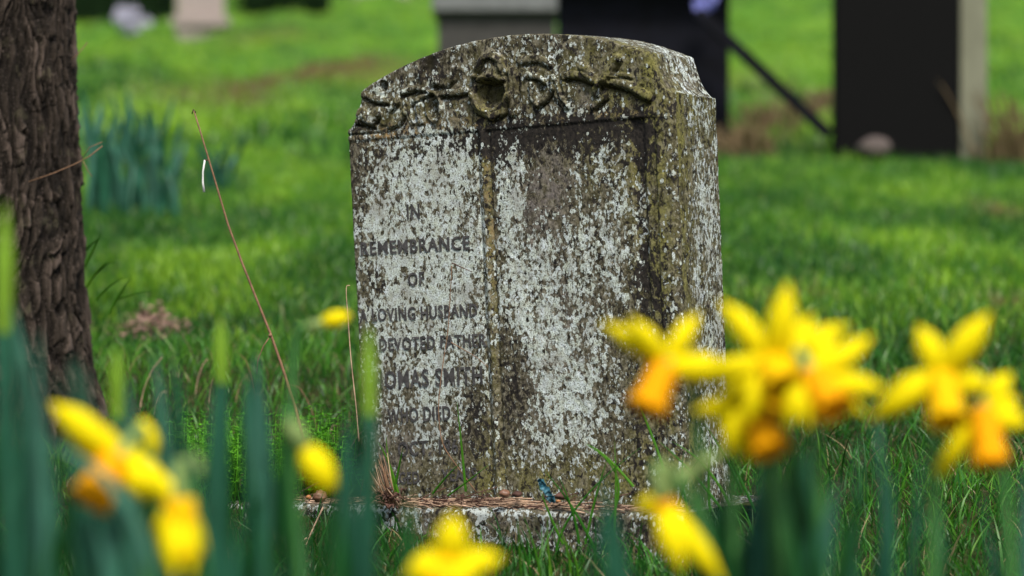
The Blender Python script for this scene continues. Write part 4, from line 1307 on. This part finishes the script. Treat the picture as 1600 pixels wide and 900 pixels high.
r = plant(1080, 1.86, 'drooping narrow yellow daffodil low down just right of the plinth', [LF(960, 790, 1.9, 34, bx=1040, mat='daff_leaf'), LF(1130, 745, 1.95, 50, bx=1160, mat='daff_leaf_green')])
flower(r, (1035, 780), 1.86, [(1062, 880, 42, -.006, .2), (1120, 895, 38, .004, .3), (1000, 800, 38, .01, .2), (1085, 850, 30, .012, .2)], (1050, 850, .006), back=1150, r0=.009, r1=.012)
# --- bottom centre
r = plant(690, 1.78, 'yellow daffodil at the bottom centre of the photo with one petal pointing up', [LF(640, 770, 1.85, 40, bx=625, mat='daff_leaf_green'), LF(575, 700, 1.9, 44, bx=560)])
flower(r, (700, 885), 1.78, [(708, 812, 56, -.006, .1), (775, 872, 46, .006, .2), (640, 900, 56, .0, .2), (735, 905, 50, -.01, .1), (660, 870, 40, .01, .2)], (690, 930, -.02), back=690, r0=.012, r1=.016, tmat='trumpet_y')
# --- left-hand flowers
r = plant(190, 1.84, 'yellow daffodil with round orange trumpet at the lower left', [LF(120, 560, 1.9, 34, bx=140), LF(60, 520, 1.95, 40, bx=100, mat='daff_leaf_pale'), LF(245, 620, 2.0, 40, bx=235, mat='daff_leaf_green')])
flower(r, (185, 715), 1.84, [(92, 640, 56, .004, .2), (120, 690, 48, .008, .2), (262, 775, 56, -.004, .2), (215, 700, 36, .014, .3), (150, 670, 44, .01, .1)], (140, 785, -.016), back=220, r0=.015, r1=.018)
r = plant(290, 1.82, 'golden daffodil trumpet hanging straight down at the lower left', [LF(300, 690, 1.9, 40, bx=330, mat='daff_leaf'), LF(165, 700, 1.9, 50, bx=190)])
flower(r, (280, 780), 1.82, [(250, 840, 34, .008, .6), (318, 850, 36, .006, .6), (300, 885, 44, -.012, .3), (272, 890, 44, -.014, .2), (230, 750, 44, .006, .2), (262, 880, 40, .012, .2)], (288, 872, -.006), back=325, r0=.0135, r1=.0145, tmat='trumpet_y')
def bud(px, Y, p0, p1, wpx, label, leaves=(), back=None, mat='petal', green=0.45):
    r = plant(px, Y, label, leaves)
    a, b = at(p0[0], p0[1], Y), at(p1[0], p1[1], Y)
    wm = wpx / F * Y / 2
    prof = [.25, .62, .88, 1.0, .98, .85, .6, .2]
    m = MB(); m.tube([a.lerp(b, i / 7) for i in range(8)], [wm * x for x in prof], 14)
    o = m.build('flower_bud', M[mat], r); vattr(o.data, 'along', np.zeros(len(m.v)))
    m = MB(); d = (b - a)
    m.tube([a - d * .5, a - d * .2, a + d * .08], [wm * .35, wm * .55, wm * .5], 10); m.build('spathe', M['spathe'], r)
    g = Vector((((back or px) - 800) / F * Y, Y + .02, 0)); g.z = gz1(g.x, g.y) - .01
    s0 = a - d * .5
    pts = bez(s0, s0 - d * .4 + Vector((0, 0, .005)), Vector((g.x, g.y, s0.z - .02)), g + Vector((0, 0, .1)), 14) + [g]
    m = MB(); m.tube(pts, .0036, 8); m.build('stem', M['stem'], r)
    return r
bud(500, 1.90, (474, 694), (520, 770), 50, 'closed yellow daffodil bud leaning between the left leaves and the stone', [LF(445, 620, 1.98, 42, bx=470, mat='daff_leaf_green'), LF(545, 650, 2.0, 40, bx=520, mat='daff_leaf')], back=470)
bud(230, 1.95, (236, 720), (222, 655), 38, 'small upright yellow daffodil bud above the left daffodil', [LF(200, 585, 2.0, 34, bx=215, mat='daff_leaf_pale')], back=250)
bud(470, 2.25, (500, 505), (548, 493), 27, 'yellow daffodil bud lying sideways just left of the headstone edge', [LF(402, 556, 2.2, 46, bx=430, mat='daff_leaf_pale'), LF(385, 575, 2.2, 36, bx=420)], back=450)
bud(945, 1.9, (1090, 730), (1020, 775), 34, 'pale green unopened daffodil bud arching over right of the plinth', [LF(945, 740, 1.95, 26, bx=985, mat='daff_leaf')], back=1150, mat='spathe')
bud(300, 1.92, (302, 760), (302, 705), 34, 'pale green upright daffodil bud between the lower left flowers', [LF(335, 600, 2.0, 30, bx=330)], back=310, mat='spathe')

# --- leaves with bright young tips
def lime_plant(px, Y, lab, x, y, w, split):
    r = plant(px, Y, lab, [LF(x - 3, y + 20, Y + .03, w * .9, bx=px)])
    # the young leaf in front: lime in its upper part only
    b = at(x, split, Y - .004); t_ = at(x + random.uniform(-3, 3), y, Y - .004)
    m = MB(); n = 10; pts = [b.lerp(t_, i / n) + Vector((.0, 0, 0)) for i in range(n + 1)]
    wm = 0.85 * w / F * Y
    wd = [wm * (max(0, 1 - ((i / n - .45) / .55) ** 1.8) if i / n > .45 else .62 + .84 * i / n) + .0006 for i in range(n + 1)]
    m.ribbon(pts, wd, Vector((1, .35, 0)), .2, 4, .0012)
    o = m.build('young_leaf_tip', M['lime'], r); vattr(o.data, 'along', np.zeros(len(m.v)))
    g = Vector(((px - 800) / F * Y, Y - .004, 0)); g.z = gz1(g.x, g.y) - .01
    m = MB(); pts = [g.lerp(b, i / 8) for i in range(9)]; m.ribbon(pts, [wm * (.8 + .02 * i) for i in range(9)], Vector((1, .35, 0)), .2, 4, .0012)
    o = m.build('leaf', M['daff_leaf'], r); vattr(o.data, 'along', np.zeros(len(m.v)))
lime_plant(30, 1.95, 'daffodil shoot with the longest lime tip at the far left edge', 6, 315, 32, 520)
lime_plant(185, 2.05, 'daffodil shoot with a short lime tip just right of the trunk foot', 183, 538, 24, 655)
lime_plant(345, 2.25, 'daffodil shoot with a dull lime tip in the turf between trunk and stone', 347, 492, 24, 600)
lime_plant(570, 2.05, 'daffodil shoot with a lime tip in front of the left edge of the lettering', 578, 508, 28, 650)

# --- leaf-only plants that fill the two beds
LL = ['flowerless daffodil leaves at the far left edge in front of the trunk', 'tall pale flowerless daffodil leaves before the trunk foot',
 'flowerless daffodil leaves just above the lower left yellow daffodil', 'two tall blue-green leaves right of the trunk foot and above the small bud',
 'broad tall daffodil leaves in front of the foot of the dead stalk', 'wide dark leaves hanging over the left end of the plinth',
 'daffodil leaves just right of the hanging golden trumpet', 'dark leaves between the closed yellow bud and the lettering',
 'broad leaves below the lower left daffodil at the bottom edge', 'broad pale leaves in the bottom left corner',
 'dark leaves below the middle right flowers, right of the drooping daffodil', 'broadest leaves straight under the middle right flowers',
 'leaves under the right end of the middle right flower group', 'thin low leaves between the two right flower groups at the bottom',
 'narrow leaves below the far right flowers', 'slanting leaves at the right end of the plinth']
Lsets = [
 (20, 1.95, [(18, 470, 40, 'daff_leaf_pale'), (38, 560, 36, 'daff_leaf'), (8, 600, 44, 'daff_leaf_green')]),
 (75, 1.90, [(92, 585, 36, 'daff_leaf'), (60, 600, 50, 'daff_leaf_pale'), (110, 560, 30, 'daff_leaf'), (40, 700, 50, 'daff_leaf_green')]),
 (140, 2.05, [(135, 578, 34, 'daff_leaf'), (155, 640, 40, 'daff_leaf_pale'), (115, 650, 40, 'daff_leaf_green')]),
 (250, 2.15, [(240, 548, 32, 'daff_leaf_pale'), (268, 545, 44, 'daff_leaf'), (285, 640, 44, 'daff_leaf')]),
 (380, 2.0, [(398, 552, 44, 'daff_leaf'), (372, 640, 46, 'daff_leaf_green'), (420, 700, 50, 'daff_leaf')]),
 (440, 1.9, [(432, 735, 54, 'daff_leaf_green'), (470, 800, 50, 'daff_leaf'), (395, 760, 54, 'daff_leaf_green')]),
 (330, 1.85, [(345, 730, 50, 'daff_leaf'), (310, 820, 56, 'daff_leaf_green'), (375, 800, 50, 'daff_leaf')]),
 (530, 1.92, [(552, 610, 30, 'daff_leaf_green'), (520, 760, 52, 'daff_leaf_green'), (560, 720, 42, 'daff_leaf')]),
 (190, 1.75, [(200, 800, 60, 'daff_leaf'), (150, 820, 50, 'daff_leaf_pale'), (235, 830, 56, 'daff_leaf_green')]),
 (60, 1.75, [(70, 760, 60, 'daff_leaf_pale'), (20, 740, 60, 'daff_leaf'), (110, 830, 60, 'daff_leaf_green')]),
 (1160, 1.95, [(1120, 790, 56, 'daff_leaf_green'), (1190, 720, 44, 'daff_leaf'), (1150, 860, 60, 'daff_leaf_green')]),
 (1245, 1.90, [(1275, 720, 60, 'daff_leaf'), (1225, 760, 60, 'daff_leaf_green'), (1310, 740, 44, 'daff_leaf_pale')]),
 (1320, 1.92, [(1362, 655, 36, 'daff_leaf'), (1290, 800, 60, 'daff_leaf_green'), (1345, 840, 56, 'daff_leaf_green')]),
 (1400, 2.05, [(1445, 800, 34, 'daff_leaf'), (1385, 850, 40, 'daff_leaf')]),
 (1510, 2.05, [(1530, 770, 34, 'daff_leaf'), (1555, 850, 34, 'daff_leaf'), (1490, 840, 40, 'daff_leaf_green')]),
 (985, 1.92, [(945, 800, 36, 'daff_leaf'), (1000, 870, 46, 'daff_leaf_green')]),
]
for LI, (px, Y, lv) in enumerate(Lsets):
    side_ = 'left' if px < 700 else 'right'
    r = plant(px, Y, LL[LI], [], 'daffodil leaves', f'flowerless daffodil leaves in the {side_} foreground')
    top_y = min(e[1] for e in lv)
    extra = [(px + random.uniform(-60, 60), max(top_y, 620) + random.uniform(60, 190), random.uniform(34, 54), random.choice(['daff_leaf', 'daff_leaf_green', 'daff_leaf_green'])) for _ in range(3 if px > 1100 else 2)]
    for (x, y, w_, mt) in list(lv) + extra:
        leaf_part(r, (x, y), Y + random.uniform(-.05, .08), base_x=px + random.uniform(-85, 85), wpx=w_ * random.uniform(.65, 1.0), mat=mt, twist=random.uniform(.3, 2.2), bend=random.uniform(-.022, .022), dyt=random.uniform(-.04, .04))
# (drooping leaf at the lower left)
r = plant(330, 1.80, 'daffodil leaf bent over sideways across the lower left flowers bed', [LF(60, 690, 1.80, 40, bx=330, mat='daff_leaf_pale', mid=(250, 730)), LF(190, 760, 1.82, 30, bx=120, mat='daff_leaf_pale')], 'daffodil leaves')

# --- distant daffodil leaf clumps on the lawn
def far_clump(px, py_base, Y, n, sp, hp, label):
    bx = (px - 800) / F * Y
    r = empty('daffodil', (bx, Y, gz1(bx, Y))); tag(r, label, 'daffodil leaves', 'daffodil clumps on the lawn behind')
    for i in range(n):
        x = bx + random.gauss(0, sp); y = Y + random.gauss(0, sp)
        b = Vector((x, y, gz1(x, y) - .01)); h = hp * random.uniform(.6, 1.05)
        t_ = b + Vector((random.uniform(-.10, .10), random.uniform(-.1, .1), h))
        pts = bez(b, b + Vector((0, 0, h * .4)), b.lerp(t_, .7) + Vector((0, 0, h * .1)), t_, 8)
        m = MB(); m.ribbon(pts, [.020 * (1 if k < 6 else (1, .75, .2)[k - 6]) for k in range(9)], Vector((1, random.uniform(-1, 1), 0)), .15, 2, .0012)
        o = m.build('leaf', M['daff_leaf'] if i % 3 else M['daff_leaf_pale'], r); vattr(o.data, 'along', np.zeros(len(m.v)))
far_clump(165, 330, 9.3, 34, .10, .45, 'blurred clump of bluish daffodil leaves on the lawn beside the trunk')
far_clump(232, 330, 9.2, 22, .07, .40, 'second blurred leaf clump on the lawn, left of the dead stalk tip')
far_clump(345, 300, 10.2, 10, .06, .22, 'smallest blurred leaf clump on the lawn, right behind the dead stalk')

# ------------------------------------------------------------------ background graveyard
def slab_obj(name, px0, px1, Y, pybase, h, depth, yaw, front, side, label, cat='gravestone', side_part='side_face', top='flat'):
    x0 = (px0 - 800) / F * Y; x1 = (px1 - 800) / F * Y
    zb = CAM[2] - (pybase - 450) / F * Y
    cx = (x0 + x1) / 2; g = gz1(cx, Y)
    root = empty(name, (cx, Y, zb)); tag(root, label, cat)
    hw = (x1 - x0) / 2
    # rounded-top profile
    prof = [(-hw, -0.25), (hw, -0.25), (hw, h)]
    if top == 'arch':
        for k in range(1, 16):
            a = math.pi * k / 16; prof.append((hw * math.cos(a), h + 0.28 * hw * math.sin(a)))
    prof.append((-hw, h))
    n = len(prof); m = MB()
    rz_ = Matrix.Rotation(yaw, 3, 'Z')
    vs_ = [rz_ @ Vector((x, 0, z)) for x, z in prof] + [rz_ @ Vector((x, depth, z)) for x, z in prof]
    vs_ = [v_ + root.location for v_ in vs_]
    m.add(vs_, [tuple(range(n)), tuple(range(n, 2 * n))[::-1]] + [(i, i + n, (i + 1) % n + n, (i + 1) % n) for i in range(n)])
    o = m.build('stone_block', front, root, False)
    bv_ = o.modifiers.new('bevel', 'BEVEL'); bv_.width = 0.012; bv_.segments = 2
    return root, o
r_, _ = slab_obj('gravestone', 1304, 1500, 12.2, 245, 1.25, .10, 0, M['granite'], None, 'tall near-black headstone standing alone at the upper right', top='arch')
m = MB(); a0, a1 = at(1501, 245, 12.25), at(1540, 245, 12.28)
m.box(((a0.x + a1.x) / 2, 12.30, a0.z + .45), (a1.x - a0.x, .11, 1.5)); o = m.build('stone_edge', M['palegreen'], r_, False)
# foot stone before it
c = at(1366, 232, 11.95)
m = MB(); n_ = 14
for j in range(9):
    ph = math.pi * j / 8
    for i in range(n_):
        a = 2 * math.pi * i / n_; k = 1 + .12 * math.sin(3 * a + j)
        m.v.append(tuple(c + Vector((.085 * k * math.sin(ph) * math.cos(a), .07 * k * math.sin(ph) * math.sin(a), .055 * k * math.cos(ph)))))
for j in range(8):
    for i in range(n_): m.f.append((j * n_ + i, (j + 1) * n_ + i, (j + 1) * n_ + (i + 1) % n_, j * n_ + (i + 1) % n_))
o = m.build('foot_stone', M['darkpale'], None); tag(o, 'small pale pinkish stone at the foot of the black headstone', 'stone')
# dark monument behind the headstone
rr_ = empty('gravestone', at(1000, 255, 12.6)); tag(rr_, 'wide black and navy monument directly behind the lichened headstone', 'gravestone')
m = MB(); a0, a1 = at(872, 260, 12.6), at(1139, 260, 12.6)
w_ = a1.x - a0.x; cx = (a0.x + a1.x) / 2
m.box((cx, 12.7, a0.z + .55), (w_, .22, 1.5)); m.build('stone_block', M['navy'], rr_, False)
m = MB(); m.box((cx - .02, 12.6, a0.z + .98), (w_ + .10, .30, .10)); m.build('shoulder_moulding', M['navy'], rr_, False)
m = MB(); m.box((cx, 12.6, a0.z + .06), (w_ + .06, .36, .22)); m.build('base_block', M['navy'], rr_, False)
c = at(1100, 5, 12.42); m = MB()
for i in range(16):
    d = Vector((random.uniform(-.055, .055), random.uniform(-.03, .03), random.uniform(-.04, .05)))
    for j in range(5):
        a = j * 1.257; p = c + d
        e = p + Vector((math.cos(a) * .022, random.uniform(-.012, .0), math.sin(a) * .022))
        m.ribbon([p, p.lerp(e, .5), e], [.006, .016, .006], Vector((-math.sin(a), .1, math.cos(a))), .1, 2, .001)
M['bluef'] = mat_plain('blue_violet_flower', (0.22, 0.24, 0.62), .6, .2, 20, .1)
o = m.build('flower_bunch', M['bluef'], None); tag(o, 'blue violet flowers resting on the dark monument top right shoulder', 'flowers')
# leaning bar
m = MB(); p0, p1 = at(1112, 38, 12.35), at(1290, 205, 12.3)
dv = (p1 - p0).normalized(); sd_ = Vector((dv.z, 0, -dv.x)) * .045
vs_ = []
for p in (p0 - dv * .1, p1 + dv * .03):
    for sx, sy in ((1, -.03), (1, .03), (-1, .03), (-1, -.03)): vs_.append(p + sd_ * sx * .62 + Vector((0, sy, 0)))
m.add(vs_, [(0, 1, 2, 3), (7, 6, 5, 4), (0, 4, 5, 1), (1, 5, 6, 2), (2, 6, 7, 3), (3, 7, 4, 0)])
o = m.build('leaning_bar', M['navy'], None, False); tag(o, 'dark bar sloping down to the right from the black monument', 'bar')
# grey chest tomb
rt = empty('chest_tomb', at(775, 190, 15.5)); tag(rt, 'grey chest tomb with a pale flat lid behind the arched top', 'tomb')
a0, a1 = at(684, 190, 15.5), at(868, 190, 15.5); z1 = at(0, 18, 15.5).z
m = MB(); m.box(((a0.x + a1.x) / 2, 15.8, (a0.z - .2 + z1) / 2), (a1.x - a0.x, .6, z1 - a0.z + .2)); m.build('tomb_body', M['greystone'], rt, False)
m = MB(); m.box(((a0.x + a1.x) / 2, 15.78, z1 + .052), (a1.x - a0.x + .07, .70, .10)); m.build('lid', M['lid'], rt, False)
m = MB(); m.box(((a0.x + a1.x) / 2, 15.78, a0.z), (a1.x - a0.x + .10, .72, .18)); m.build('base_block', M['greystone'], rt, False)
# far pale stones
def far_stone(px0, px1, Y, pyb, h, mat, label, arch=True):
    r_, o = slab_obj('gravestone', px0, px1, Y, pyb, h, .14, 0.1, mat, None, label, top='arch' if arch else 'flat')
    m = MB(); g = r_.location; m.box((g.x, g.y + .07, g.z + .02), ((px1 - px0) / F * Y + .15, .3, .12)); m.build('base_block', mat, r_, False)
far_stone(276, 350, 36, 36, 1.5, M['pale'], 'pale pinkish headstone far up the hill at the top edge')
far_stone(555, 640, 46, 8, 1.3, M['pale'], 'farthest pale headstone showing only its foot at the top edge')
# white flowers on the slope
c = at(197, 52, 32); c.z = max(c.z, gz1(c.x, c.y) + .26); m = MB()
for i in range(70):
    d = Vector((random.gauss(0, .085), random.gauss(0, .06), random.gauss(0, .055)))
    if i > 50: d = Vector((random.gauss(.09, .04), 0, random.gauss(-.08, .03)))
    p = c + d
    for j in range(5):
        a = j * 1.257 + i
        e = p + Vector((math.cos(a) * .06, random.uniform(-.03, .0), math.sin(a) * .06))
        m.ribbon([p, p.lerp(e, .5), e], [.02, .05, .02], Vector((-math.sin(a), .1, math.cos(a))), .1, 2, .002)
o = m.build('flower_bunch', M['fluffy'], None); tag(o, 'blurred bunch of white lilac flowers lying on the slope near the trunk top', 'flowers')

# dark yew hedge, top left
def hedge(px0, px1, Y, pyb, h, label):
    a0, a1 = at(px0, pyb, Y), at(px1, pyb, Y); m = MB(); core = MB()
    core.box(((a0.x + a1.x) / 2, Y + .9, a0.z + h / 2 - .2), (a1.x - a0.x - .3, 1.2, h - .3))
    r_ = empty('hedge', ((a0.x + a1.x) / 2, Y + .9, a0.z - .1)); tag(r_, label, 'hedge')
    core.build('branches', M['hedge'], r_, False)
    n = int(5200 * (a1.x - a0.x) / 5)
    X = rng.uniform(a0.x, a1.x, n); Yy = Y + rng.uniform(-.05, 1.6, n); Zz = a0.z - .3 + rng.random(n) * (h + .3 + .3 * fbm(X * 1.2, X * 0, 0, 2, 4))
    for i in range(n):
        p = Vector((X[i], Yy[i], Zz[i])); a = random.uniform(0, 6.28); l_ = random.uniform(.05, .12)
        d = Vector((math.cos(a), math.sin(a) * .5, random.uniform(-.6, .8))) * l_
        s_ = Vector((-math.sin(a), 0, .6)) * l_ * .3
        nn = len(m.v); m.v += [tuple(p), tuple(p + d * .5 + s_), tuple(p + d), tuple(p + d * .5 - s_)]; m.f.append((nn, nn + 1, nn + 2, nn + 3))
    m.build('foliage', M['hedge_leaf'], r_)
hedge(-140, 268, 38, 30, 2.6, 'dark yew hedge along the top left behind the trunk')
hedge(362, 520, 42, 8, 2.2, 'dark green bush at the top edge between the two pale headstones')

# dead bracken and dry clumps on the lawn
def tuft(px, pyb, Y, n, sp, h, label, mat):
    bx = (px - 800) / F * Y; m = MB()
    for i in range(n):
        x = bx + random.gauss(0, sp); y = Y + random.gauss(0, sp * .6); b = Vector((x, y, gz1(x, y)))
        t_ = b + Vector((random.gauss(0, .4) * h, random.gauss(0, .3) * h, h * random.uniform(.4, 1)))
        m.ribbon(bez(b, b + Vector((0, 0, h * .3)), b.lerp(t_, .7) + Vector((0, 0, h * .15)), t_, 5), [.012, .014, .014, .012, .008, .003], Vector((1, random.uniform(-1, 1), 0)), .1, 2, .001)
    o = m.build('dead_plant', M[mat], None); tag(o, label, 'dead plant', 'dead clumps on the lawn')
tuft(1592, 240, 12.2, 80, .10, .42, 'tall brown dead plant clump at the far right edge', 'bracken')
tuft(1560, 240, 12.4, 30, .04, .16, 'short brown dead clump right of the black headstone', 'bracken')
tuft(1160, 250, 12.2, 90, .08, .16, 'brown and grey dead clump under the sloping dark bar', 'bracken')
tuft(1205, 190, 14.5, 60, .12, .20, 'dead brown clump behind the sloping dark bar', 'bracken')
tuft(1280, 160, 15.5, 60, .12, .24, 'pale dead clump left of the black headstone', 'bracken')
